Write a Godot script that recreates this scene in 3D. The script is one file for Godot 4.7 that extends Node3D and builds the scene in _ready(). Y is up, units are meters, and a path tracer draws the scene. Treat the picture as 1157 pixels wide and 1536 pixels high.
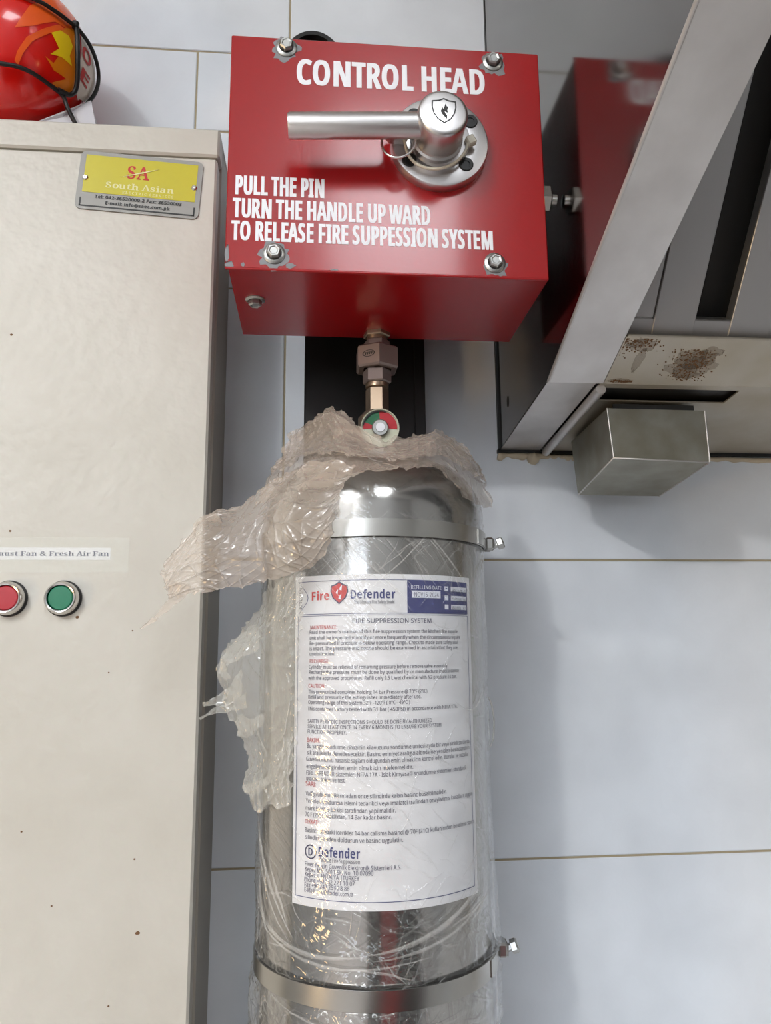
extends Node3D

var M := {}
var taken := {}
var noise := FastNoiseLite.new()
var rng := RandomNumberGenerator.new()

# ---------------------------------------------------------------- helpers
func numbered(called: String) -> String:
	if not taken.has(called):
		taken[called] = 0
		return called
	taken[called] += 1
	return "%s_%03d" % [called, taken[called]]

func mb() -> SurfaceTool:
	var st := SurfaceTool.new()
	st.begin(Mesh.PRIMITIVE_TRIANGLES)
	st.set_smooth_group(-1)
	return st

func obj(called: String, st: SurfaceTool, m: Material, parent: Node = null) -> MeshInstance3D:
	st.generate_normals()
	var o := MeshInstance3D.new()
	o.mesh = st.commit()
	o.material_override = m
	o.cast_shadow = GeometryInstance3D.SHADOW_CASTING_SETTING_ON
	if parent == null:
		o.name = numbered(called)
		add_child(o, true)
	else:
		o.name = called
		parent.add_child(o, true)
	return o

func thing(called: String, label: String, category: String, group := "") -> Node3D:
	var o := Node3D.new()
	o.name = numbered(called)
	add_child(o, true)
	tag(o, label, category, group)
	return o

func tag(o: Node, label: String, category: String, group := "") -> void:
	o.set_meta("label", label)
	o.set_meta("category", category)
	if group != "":
		o.set_meta("group", group)

func struct(o: Node, label: String, category: String) -> Node:
	o.set_meta("kind", "structure")
	tag(o, label, category)
	return o

func mat(albedo: Color, rough: float, metal := 0.0) -> StandardMaterial3D:
	var m := StandardMaterial3D.new()
	m.albedo_color = albedo
	m.roughness = rough
	m.metallic = metal
	return m

# a, b, c counterclockwise seen from outside
func tri(st: SurfaceTool, a: Vector3, b: Vector3, c: Vector3) -> void:
	st.add_vertex(a); st.add_vertex(c); st.add_vertex(b)

func quad(st: SurfaceTool, a: Vector3, b: Vector3, c: Vector3, d: Vector3) -> void:
	tri(st, a, b, c); tri(st, a, c, d)

# chamfered box from a corner to the other, turned by xf
func box(st: SurfaceTool, lo: Vector3, hi: Vector3, bev := 0.0, xf := Transform3D()) -> void:
	st.set_smooth_group(-1)
	var c := (lo + hi) * 0.5
	var h := (hi - lo) * 0.5
	var b := minf(bev, minf(h.x, minf(h.y, h.z)) * 0.9)
	if b <= 0.0:
		b = 0.0
	var P := func(s: Vector3, keep: int) -> Vector3:
		var e := h - Vector3(b, b, b)
		e[keep] = h[keep]
		return xf * (c + Vector3(s.x * e.x, s.y * e.y, s.z * e.z))
	for ax in 3:
		var u := (ax + 1) % 3
		var v := (ax + 2) % 3
		for sg in [-1.0, 1.0]:
			var q: Array[Vector3] = []
			for k in [[-1, -1], [1, -1], [1, 1], [-1, 1]]:
				var s := Vector3.ZERO
				s[ax] = sg; s[u] = k[0]; s[v] = k[1]
				q.append(P.call(s, ax))
			if sg > 0: quad(st, q[0], q[1], q[2], q[3])
			else: quad(st, q[3], q[2], q[1], q[0])
	if b == 0.0:
		return
	for ax in 3:
		var u := (ax + 1) % 3
		var v := (ax + 2) % 3
		for su in [-1.0, 1.0]:
			for sv in [-1.0, 1.0]:
				var s0 := Vector3.ZERO
				s0[ax] = -1.0; s0[u] = su; s0[v] = sv
				var s1 := s0
				s1[ax] = 1.0
				var a = P.call(s0, u); var bb = P.call(s1, u); var cc = P.call(s1, v); var d = P.call(s0, v)
				if su * sv > 0: quad(st, a, d, cc, bb)
				else: quad(st, a, bb, cc, d)
	for sx in [-1.0, 1.0]:
		for sy in [-1.0, 1.0]:
			for sz in [-1.0, 1.0]:
				var s := Vector3(sx, sy, sz)
				var a = P.call(s, 0); var bb = P.call(s, 1); var cc = P.call(s, 2)
				if sx * sy * sz > 0: tri(st, a, bb, cc)
				else: tri(st, a, cc, bb)

# eight corners: bottom ring 0..3 counterclockwise seen from above, top ring 4..7
func hexa(st: SurfaceTool, q: Array) -> void:
	quad(st, q[3], q[2], q[1], q[0])
	quad(st, q[4], q[5], q[6], q[7])
	for i in 4:
		var j := (i + 1) % 4
		quad(st, q[i], q[j], q[j + 4], q[i + 4])

# profile of Vector2(radius, height) from bottom to top, about the y axis of xf
func lathe(st: SurfaceTool, prof: Array, xf: Transform3D, segs := 32, flat := false, phase := 0.0) -> void:
	var grp := 1
	for i in prof.size() - 1:
		if i > 0:
			var d0: Vector2 = (prof[i] - prof[i - 1]).normalized()
			var d1: Vector2 = (prof[i + 1] - prof[i]).normalized()
			if d0.dot(d1) < 0.82:
				grp += 1
		st.set_smooth_group(-1 if flat else grp)
		for k in segs:
			var t0 := TAU * k / segs + phase
			var t1 := TAU * (k + 1) / segs + phase
			var a := Vector3(sin(t0), 0, cos(t0)); var b := Vector3(sin(t1), 0, cos(t1))
			var p0: Vector3 = xf * (a * prof[i].x + Vector3(0, prof[i].y, 0))
			var p1: Vector3 = xf * (b * prof[i].x + Vector3(0, prof[i].y, 0))
			var p2: Vector3 = xf * (b * prof[i + 1].x + Vector3(0, prof[i + 1].y, 0))
			var p3: Vector3 = xf * (a * prof[i + 1].x + Vector3(0, prof[i + 1].y, 0))
			if prof[i].x < 1e-6: tri(st, p0, p2, p3)
			elif prof[i + 1].x < 1e-6: tri(st, p0, p1, p2)
			else: quad(st, p0, p1, p2, p3)
	st.set_smooth_group(-1)

# frame whose y axis points along dir
func along(at: Vector3, dir: Vector3) -> Transform3D:
	var y := dir.normalized()
	var x := y.cross(Vector3(0, 0, 1) if absf(y.z) < 0.9 else Vector3(0, 1, 0)).normalized()
	return Transform3D(Basis(x, y, x.cross(y)), at)

# polygon in the xy plane of xf, counterclockwise, raised from z0 to z1
func prism(st: SurfaceTool, poly: PackedVector2Array, z0: float, z1: float, xf := Transform3D()) -> void:
	st.set_smooth_group(-1)
	var p := poly
	if Geometry2D.is_polygon_clockwise(p):
		p = p.duplicate(); p.reverse()
	var t := Geometry2D.triangulate_polygon(p)
	for i in range(0, t.size(), 3):
		var q := [p[t[i]], p[t[i + 1]], p[t[i + 2]]]
		if (q[1] - q[0]).cross(q[2] - q[0]) < 0.0:
			q = [q[0], q[2], q[1]]
		tri(st, xf * Vector3(q[0].x, q[0].y, z1), xf * Vector3(q[1].x, q[1].y, z1), xf * Vector3(q[2].x, q[2].y, z1))
		tri(st, xf * Vector3(q[0].x, q[0].y, z0), xf * Vector3(q[2].x, q[2].y, z0), xf * Vector3(q[1].x, q[1].y, z0))
	for i in p.size():
		var a := p[i]
		var b := p[(i + 1) % p.size()]
		quad(st, xf * Vector3(a.x, a.y, z0), xf * Vector3(b.x, b.y, z0), xf * Vector3(b.x, b.y, z1), xf * Vector3(a.x, a.y, z1))

func tube(st: SurfaceTool, pts: Array, rad: Variant, segs := 8, caps := true) -> void:
	st.set_smooth_group(1)
	var rings := []
	var up := Vector3.ZERO
	for i in pts.size():
		var d: Vector3 = (pts[mini(i + 1, pts.size() - 1)] - pts[maxi(i - 1, 0)]).normalized()
		if up == Vector3.ZERO:
			up = Vector3(0, 0, 1) if absf(d.z) < 0.8 else Vector3(0, 1, 0)
		up = (up - d * up.dot(d)).normalized()
		var sd := d.cross(up)
		var r: float = rad[i] if rad is Array else rad
		var ring := []
		for k in segs:
			var t := TAU * k / segs
			ring.append(pts[i] + (up * cos(t) - sd * sin(t)) * r)
		rings.append(ring)
	for i in pts.size() - 1:
		for k in segs:
			var j := (k + 1) % segs
			quad(st, rings[i][k], rings[i + 1][k], rings[i + 1][j], rings[i][j])
	st.set_smooth_group(-1)
	if caps:
		for k in segs:
			var j := (k + 1) % segs
			tri(st, pts[0], rings[0][k], rings[0][j])
			tri(st, pts[-1], rings[-1][j], rings[-1][k])

func spline(p: Array, n: int) -> Array:
	var out := []
	for i in p.size() - 1:
		var a: Vector3 = p[maxi(i - 1, 0)]; var b: Vector3 = p[i]; var c: Vector3 = p[i + 1]; var d: Vector3 = p[mini(i + 2, p.size() - 1)]
		for k in n:
			out.append(b.cubic_interpolate(c, a, d, float(k) / n))
	out.append(p[-1])
	return out

# grid of points -> smooth surface; front face when u runs right and v runs down
func grid(st: SurfaceTool, g: Array) -> void:
	st.set_smooth_group(1)
	for j in g.size() - 1:
		for i in g[j].size() - 1:
			quad(st, g[j][i], g[j + 1][i], g[j + 1][i + 1], g[j][i + 1])
	st.set_smooth_group(-1)

func tri_wave(x: float) -> float:
	return absf(x - floorf(x) - 0.5) * 4.0 - 1.0

# narrow raised folds, most of them running across the direction «main» (degrees)
func folds(p: Vector2, main: float, seed_at: float) -> float:
	var h := noise.get_noise_3d(p.x * 420.0, p.y * 420.0, seed_at) * 0.0042 + noise.get_noise_3d(p.x * 1100.0, p.y * 1100.0, seed_at + 9.0) * 0.0016
	for k in 7:
		var ang := deg_to_rad(main + [0.0, 11.0, -14.0, 24.0, -31.0, 62.0, -70.0][k])
		var lam: float = [0.0360, 0.0270, 0.0210, 0.0150, 0.0110, 0.0300, 0.0230][k]
		var d := Vector2(cos(ang), sin(ang))
		var warp := noise.get_noise_3d(p.x * 700.0 + k * 130.0, p.y * 700.0, seed_at + 20.0) * 0.6
		var mask := clampf(noise.get_noise_3d(p.x * 600.0, p.y * 600.0 + k * 77.0, seed_at + 50.0) * 2.2 + 0.1, 0.0, 1.0)
		var t := absf(tri_wave(p.dot(d) / lam + warp))
		h += (pow(t, 10.0) * 0.050 * mask + t * 0.016) * lam
	return h

# sheet through rows of control points
func sheet(st: SurfaceTool, rows: Array, nu: int, nv: int, amp: float, seed_at: float, ragged := 0.0, main := 90.0) -> void:
	var wide := []
	for r in rows:
		wide.append(spline(r, nu))
	var g := []
	var cols: int = wide[0].size()
	for i in cols:
		var col := []
		for r in wide:
			col.append(r[i])
		col = spline(col, nv)
		for j in col.size():
			if g.size() <= j: g.append([])
			g[j].append(col[j])
	var mid_row: Array = g[g.size() / 2]
	var us := [0.0]
	for i in range(1, cols): us.append(us[-1] + mid_row[i].distance_to(mid_row[i - 1]))
	var vs := [0.0]
	for j in range(1, g.size()): vs.append(vs[-1] + g[j][cols / 2].distance_to(g[j - 1][cols / 2]))
	var out := []
	for j in g.size():
		var line := []
		for i in cols:
			var p: Vector3 = g[j][i]
			var du: Vector3 = g[j][mini(i + 1, cols - 1)] - g[j][maxi(i - 1, 0)]
			var dv: Vector3 = g[mini(j + 1, g.size() - 1)][i] - g[maxi(j - 1, 0)][i]
			var n := dv.cross(du)
			n = n.normalized() if n.length() > 1e-12 else Vector3(0, 0, 1)
			if n.z < 0.0: n = -n
			p += n * folds(Vector2(us[i], vs[j]), main, seed_at) * amp
			if ragged > 0.0:
				var e := minf(minf(i, cols - 1 - i), minf(j, g.size() - 1 - j))
				if e < 7:
					var k := (1.0 - e / 7.0) * ragged * 1.6
					p += Vector3(noise.get_noise_2d(p.x * 3600.0, p.y * 3600.0), noise.get_noise_2d(p.y * 3600.0, p.x * 3600.0 + 99.0), 0) * k
			line.append(p)
		out.append(line)
	grid(st, out)

# lettering: flat or raised glyphs laid on a surface by where(x, y, out)
var fonts := {}
func glyphs(text: String, serif: bool, bold: bool, step: float, depth: float) -> Array:
	var key := "%s%s" % [serif, bold]
	if not fonts.has(key):
		var f := SystemFont.new()
		f.font_names = ["Droid Serif" if serif else "Droid Sans"]
		f.font_weight = 700 if bold else 400
		fonts[key] = f
	var tm := TextMesh.new()
	tm.font = fonts[key]
	tm.font_size = 32; tm.pixel_size = 0.01; tm.depth = depth; tm.curve_step = step
	tm.horizontal_alignment = HORIZONTAL_ALIGNMENT_LEFT
	tm.vertical_alignment = VERTICAL_ALIGNMENT_BOTTOM
	tm.text = text
	var a := tm.surface_get_arrays(0)
	var v: PackedVector3Array = a[Mesh.ARRAY_VERTEX]
	var out := []
	var lo := INF
	var hi := -INF
	for i in a[Mesh.ARRAY_INDEX]:
		out.append(v[i])
		lo = minf(lo, v[i].x); hi = maxf(hi, v[i].x)
	return [out, lo, hi]

func letter(st: SurfaceTool, text: String, x0: float, x1: float, base: float, cap: float, where: Callable, bold := true, serif := false, step := 1.0, depth := 0.0, lean := 0.0) -> void:
	var g := glyphs(text, serif, bold, step, 0.1 if depth > 0.0 else 0.0)
	var k: float = (x1 - x0) / (g[2] - g[1])
	st.set_smooth_group(-1)
	for v: Vector3 in g[0]:
		var y := (v.y - 0.08) / 0.23 * cap
		st.add_vertex(where.call(x0 + (v.x - g[1]) * k + lean * y, base + y, v.z / 0.05 * depth * 0.5 + depth * 0.5))

func on_z(z: float) -> Callable:
	return func(x: float, y: float, o: float) -> Vector3: return Vector3(x, y, z + o)

func disc_poly(c: Vector2, r: float, n := 24) -> PackedVector2Array:
	var p := PackedVector2Array()
	for k in n:
		p.append(c + Vector2(cos(TAU * k / n), sin(TAU * k / n)) * r)
	return p

func blob(c: Vector2, rx: float, ry: float, sd: float, n := 18, rough := 0.35) -> PackedVector2Array:
	var p := PackedVector2Array()
	for k in n:
		var t := TAU * k / n
		var r := 1.0 + rough * noise.get_noise_2d(cos(t) * 90.0 + sd * 50.0, sin(t) * 90.0)
		p.append(c + Vector2(cos(t) * rx, sin(t) * ry) * r)
	return p

func noise_tex(freq: float, size: int, lo: Color, hi: Color, sd := 1, oct := 4, normal := 0.0) -> NoiseTexture2D:
	var n := FastNoiseLite.new()
	n.seed = sd
	n.noise_type = FastNoiseLite.TYPE_SIMPLEX_SMOOTH
	n.frequency = freq
	n.fractal_octaves = oct
	var t := NoiseTexture2D.new()
	t.noise = n; t.width = size; t.height = size; t.seamless = true
	if normal > 0.0:
		t.as_normal_map = true; t.bump_strength = normal
	else:
		var g := Gradient.new()
		g.set_color(0, lo); g.set_color(1, hi)
		t.color_ramp = g
	return t

# fine brushed lines along one direction, and blotches of wear over them
func brushed_tex(size: int, sd: int, lo: float, hi: float) -> ImageTexture:
	var im := Image.create(size, size, false, Image.FORMAT_RGB8)
	var n := FastNoiseLite.new()
	n.seed = sd
	n.frequency = 0.02
	n.fractal_octaves = 3
	for y in size:
		for x in size:
			var v := n.get_noise_2d(x * 0.22, y * 14.0) * 0.45 + n.get_noise_2d(x * 0.5 + 500.0, y * 0.5) * 0.6
			v = lerpf(lo, hi, clampf(v * 0.5 + 0.5, 0.0, 1.0))
			im.set_pixel(x, y, Color(v, v, v))
	return ImageTexture.create_from_image(im)

# ---------------------------------------------------------------- materials
func materials() -> void:
	M.tile = mat(Color(0.905, 0.925, 0.95), 0.10)
	M.tile.albedo_texture = noise_tex(0.006, 512, Color(0.93, 0.93, 0.93), Color(1, 1, 1), 3)
	M.tile.uv1_triplanar = true; M.tile.uv1_world_triplanar = true; M.tile.uv1_scale = Vector3.ONE * 1.7
	M.grout = mat(Color(0.62, 0.57, 0.47), 0.9)
	M.plaster = mat(Color(0.72, 0.73, 0.74), 0.8)
	M.ceiling = mat(Color(0.88, 0.88, 0.88), 0.8)
	M.floor = mat(Color(0.76, 0.75, 0.75), 0.45)
	M.floor.albedo_texture = noise_tex(0.02, 256, Color(0.9, 0.9, 0.9), Color(1, 1, 1), 9)
	M.floor.uv1_triplanar = true; M.floor.uv1_world_triplanar = true
	M.frame = mat(Color(0.75, 0.75, 0.75), 0.4, 0.6)
	M.pane = mat(Color(0.9, 0.95, 0.95, 0.05), 0.03)
	M.pane.transparency = BaseMaterial3D.TRANSPARENCY_ALPHA
	M.lamp = mat(Color(1, 1, 1), 0.5)
	M.lamp.emission_enabled = true; M.lamp.emission = Color(1, 0.98, 0.95); M.lamp.emission_energy_multiplier = 4.0
	M.warm_lamp = mat(Color(1, 1, 1), 0.5)
	M.warm_lamp.emission_enabled = true; M.warm_lamp.emission = Color(1, 0.84, 0.6); M.warm_lamp.emission_energy_multiplier = 5.0
	M.red = mat(Color(0.60, 0.018, 0.045), 0.27)
	M.red.clearcoat_enabled = true; M.red.clearcoat = 0.4; M.red.clearcoat_roughness = 0.12
	M.red.normal_enabled = true; M.red.normal_texture = noise_tex(0.05, 256, Color.BLACK, Color.WHITE, 12, 3, 2.0); M.red.normal_scale = 0.05
	M.red.uv1_triplanar = true; M.red.uv1_scale = Vector3.ONE * 12.0
	M.chip = mat(Color(0.50, 0.50, 0.51), 0.55, 0.3)
	M.zinc = mat(Color(0.72, 0.72, 0.71), 0.33, 1.0)
	M.alu = mat(Color(0.80, 0.79, 0.79), 0.36, 1.0)
	M.chrome = mat(Color(0.85, 0.84, 0.83), 0.18, 1.0)
	M.black = mat(Color(0.03, 0.03, 0.032), 0.45)
	M.duct = mat(Color(0.045, 0.047, 0.052), 0.38)
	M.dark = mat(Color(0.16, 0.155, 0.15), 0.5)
	M.white_vinyl = mat(Color(0.93, 0.93, 0.95), 0.5)
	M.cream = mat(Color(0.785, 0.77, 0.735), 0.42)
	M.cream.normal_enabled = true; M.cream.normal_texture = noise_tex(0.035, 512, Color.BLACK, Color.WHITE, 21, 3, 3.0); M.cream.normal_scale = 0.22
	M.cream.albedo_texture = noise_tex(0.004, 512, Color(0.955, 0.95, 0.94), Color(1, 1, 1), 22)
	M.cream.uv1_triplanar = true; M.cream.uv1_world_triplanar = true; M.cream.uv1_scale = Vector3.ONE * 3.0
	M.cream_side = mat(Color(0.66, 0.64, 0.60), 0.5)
	var br := brushed_tex(512, 31, 0.72, 1.0)
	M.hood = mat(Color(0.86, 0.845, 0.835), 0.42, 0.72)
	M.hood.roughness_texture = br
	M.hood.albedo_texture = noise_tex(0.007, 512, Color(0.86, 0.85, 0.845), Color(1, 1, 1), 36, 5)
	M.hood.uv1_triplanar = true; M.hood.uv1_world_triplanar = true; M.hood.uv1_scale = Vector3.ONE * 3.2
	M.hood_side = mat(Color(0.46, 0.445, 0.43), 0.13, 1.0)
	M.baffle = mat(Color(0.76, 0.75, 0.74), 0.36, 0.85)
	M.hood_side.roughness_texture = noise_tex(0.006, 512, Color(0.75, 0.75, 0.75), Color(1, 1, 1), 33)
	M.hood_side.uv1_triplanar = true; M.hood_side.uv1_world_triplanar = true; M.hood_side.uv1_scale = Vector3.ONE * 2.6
	M.gutter = mat(Color(0.76, 0.735, 0.69), 0.48, 0.7)
	M.gutter.albedo_texture = noise_tex(0.006, 512, Color(0.90, 0.87, 0.81), Color(1, 1, 1), 35)
	M.gutter.uv1_triplanar = true; M.gutter.uv1_world_triplanar = true; M.gutter.uv1_scale = Vector3.ONE * 4.0
	M.cup = mat(Color(0.64, 0.63, 0.59), 0.42, 0.85)
	M.cup.albedo_texture = noise_tex(0.008, 512, Color(0.80, 0.78, 0.73), Color(1, 1, 1), 37, 5)
	M.cup.uv1_triplanar = true; M.cup.uv1_world_triplanar = true; M.cup.uv1_scale = Vector3.ONE * 4.0
	M.stain = mat(Color(0.47, 0.36, 0.23, 0.11), 0.6)
	M.stain.transparency = BaseMaterial3D.TRANSPARENCY_ALPHA
	M.rust = mat(Color(0.42, 0.30, 0.19), 0.8)
	M.sealant = mat(Color(0.76, 0.70, 0.60), 0.6)
	M.steel = mat(Color(0.66, 0.65, 0.635), 0.17, 1.0)
	M.steel.roughness_texture = noise_tex(0.03, 256, Color(0.7, 0.7, 0.7), Color(1, 1, 1), 41)
	M.steel.uv1_triplanar = true; M.steel.uv1_scale = Vector3(6, 60, 6)
	M.strap = mat(Color(0.74, 0.73, 0.71), 0.27, 1.0)
	M.bronze = mat(Color(0.56, 0.50, 0.48), 0.45, 0.55)
	M.nickel = mat(Color(0.66, 0.58, 0.50), 0.36, 0.9)
	M.paper = mat(Color(0.90, 0.90, 0.91), 0.6)
	M.paper.albedo_texture = noise_tex(0.01, 512, Color(0.93, 0.93, 0.93), Color(1, 1, 1), 51)
	M.paper.uv1_triplanar = true; M.paper.uv1_scale = Vector3.ONE * 6.0
	M.ink = {"n": mat(Color(0.17, 0.17, 0.32), 0.6), "r": mat(Color(0.74, 0.16, 0.15), 0.6), "b": mat(Color(0.14, 0.17, 0.42), 0.6), "g": mat(Color(0.15, 0.16, 0.27), 0.6), "w": mat(Color(0.88, 0.89, 0.93), 0.6)}
	M.crease = mat(Color(0.97, 0.97, 0.96, 0.06), 0.06)
	M.crease.transparency = BaseMaterial3D.TRANSPARENCY_ALPHA
	# smooth clear film, seen through
	M.film = mat(Color(0.95, 0.95, 0.94, 0.05), 0.07)
	M.film.transparency = BaseMaterial3D.TRANSPARENCY_ALPHA
	M.loose = mat(Color(0.90, 0.89, 0.85, 0.26), 0.13)
	M.loose.transparency = BaseMaterial3D.TRANSPARENCY_ALPHA
	M.strand = mat(Color(0.98, 0.97, 0.95, 0.23), 0.26)
	M.strand.transparency = BaseMaterial3D.TRANSPARENCY_ALPHA
	M.bag = mat(Color(0.79, 0.73, 0.67, 0.42), 0.13)
	M.bag.transparency = BaseMaterial3D.TRANSPARENCY_ALPHA
	M.ball = mat(Color(0.84, 0.07, 0.035), 0.2)
	M.ball.clearcoat_enabled = true; M.ball.clearcoat = 0.6; M.ball.clearcoat_roughness = 0.06
	M.orange = mat(Color(0.93, 0.36, 0.10), 0.25)
	M.amber = mat(Color(0.90, 0.50, 0.06), 0.25)
	M.yellow = mat(Color(0.96, 0.82, 0.10), 0.25)
	M.pearl = mat(Color(0.85, 0.80, 0.74), 0.3)
	M.foam = mat(Color(0.83, 0.82, 0.84), 0.7)
	M.plate_yellow = mat(Color(0.74, 0.70, 0.02), 0.4)
	M.plate = mat(Color(0.55, 0.545, 0.53), 0.5, 0.3)
	M.plate_white = mat(Color(0.86, 0.85, 0.62), 0.4)
	M.btn_red = mat(Color(0.66, 0.07, 0.14), 0.4)
	M.btn_green = mat(Color(0.02, 0.44, 0.31), 0.4)
	M.dial = mat(Color(0.74, 0.74, 0.66), 0.4)
	M.dial_red = mat(Color(0.66, 0.08, 0.13), 0.4)
	M.dial_green = mat(Color(0.10, 0.38, 0.24), 0.4)
	M.tape = mat(Color(0.86, 0.85, 0.74, 0.12), 0.2)
	M.tape.transparency = BaseMaterial3D.TRANSPARENCY_ALPHA
	M.tie = mat(Color(0.80, 0.77, 0.70), 0.4)
	M.locker = mat(Color(0.16, 0.16, 0.18), 0.5)
	M.door_red = mat(Color(0.78, 0.02, 0.06), 0.5)

const CAM_D := 0.84
const AX := 0.0535
const AZ := 0.14
const R := 0.0975

func _ready() -> void:
	# camera, sky, lights, exposure
	var cam := Camera3D.new()
	cam.name = "camera"
	cam.fov = 67.25
	cam.near = 0.02
	cam.position = Vector3(0, 1.6, CAM_D)
	cam.rotation_degrees = Vector3(10.2, -5.3, -0.5)
	add_child(cam)
	cam.current = true
	var we := WorldEnvironment.new()
	we.name = "environment"
	var e := Environment.new()
	var sky := Sky.new()
	var sm := ProceduralSkyMaterial.new()
	sm.sky_top_color = Color(0.80, 0.86, 0.95)
	sm.sky_horizon_color = Color(0.93, 0.95, 0.97)
	sm.ground_horizon_color = Color(0.72, 0.72, 0.68)
	sm.ground_bottom_color = Color(0.50, 0.48, 0.44)
	sm.sky_energy_multiplier = 2.2
	sm.ground_energy_multiplier = 1.6
	sky.sky_material = sm
	e.background_mode = Environment.BG_SKY
	e.sky = sky
	e.tonemap_mode = Environment.TONE_MAPPER_LINEAR
	e.tonemap_exposure = 0.93
	e.sdfgi_enabled = true; e.ssao_enabled = true; e.ssil_enabled = true
	we.environment = e
	add_child(we)
	noise.seed = 7
	noise.frequency = 0.02
	noise.fractal_octaves = 2
	rng.seed = 11
	materials()
	ceiling_lamp("small square white ceiling light panel near the wide window", Vector3(-1.75, 3.25, 3.05), Vector2(0.22, 0.22), 8.5, Color(1.0, 0.995, 0.985))
	ceiling_lamp("long white ceiling light panel in the middle of the room", Vector3(0.35, 3.25, 2.4), Vector2(0.6, 1.2), 1.9, Color(0.91, 0.955, 1.0))
	ceiling_lamp("long white ceiling light panel on the cabinet side of the room", Vector3(-1.2, 3.25, 2.4), Vector2(0.6, 1.2), 1.9, Color(0.91, 0.955, 1.0))

	wall_lamp()
	room()
	hood()
	cabinet()
	channel()
	control_box()
	cylinder()
	straps()
	film()
	bag()
	fire_ball()

func ceiling_lamp(label_text: String, at: Vector3, size: Vector2, energy: float, tint: Color) -> void:
	var t := thing("ceiling_lamp", label_text, "lamp")
	t.position = at
	var st := mb()
	var h := size * 0.5
	box(st, Vector3(-h.x - 0.02, 0.0, -h.y - 0.02), Vector3(h.x + 0.02, 0.049, h.y + 0.02), 0.004)
	obj("housing", st, M.frame, t)
	st = mb()
	box(st, Vector3(-h.x, -0.006, -h.y), Vector3(h.x, 0.0, h.y), 0.001)
	obj("diffuser", st, M.lamp, t)
	var l := AreaLight3D.new()
	l.name = "panel_light"
	l.area_size = size
	l.light_energy = energy
	l.light_color = tint
	l.area_range = 8.0
	l.area_attenuation = 2.0
	l.shadow_enabled = true
	l.position = Vector3(0, -0.012, 0)
	l.rotation_degrees = Vector3(-90, 0, 0)
	t.add_child(l)

func wall_lamp() -> void:
	var t := thing("wall_lamp", "square warm wall lamp low on the white side wall", "lamp")
	t.transform = Transform3D(Basis(Vector3(0, 1, 0), PI * 0.5), Vector3(-2.09, 1.0, 1.7))
	var st := mb()
	box(st, Vector3(-0.22, -0.22, 0.0), Vector3(0.22, 0.22, 0.04), 0.006)
	obj("housing", st, M.frame, t)
	st = mb()
	box(st, Vector3(-0.2, -0.2, 0.04), Vector3(0.2, 0.2, 0.046), 0.001)
	obj("diffuser", st, M.warm_lamp, t)
	var l := AreaLight3D.new()
	l.name = "warm_light"
	l.area_size = Vector2(0.4, 0.4)
	l.light_energy = 1.3
	l.light_color = Color(1.0, 0.84, 0.60)
	l.area_range = 8.0
	l.area_attenuation = 2.0
	l.shadow_enabled = true
	l.position = Vector3(0, 0, 0.055)
	l.rotation_degrees = Vector3(0, 180, 0)
	t.add_child(l)

const X0 := -2.1
const X1 := 2.4
const Z1 := 3.4
const TOP := 3.30

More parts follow.
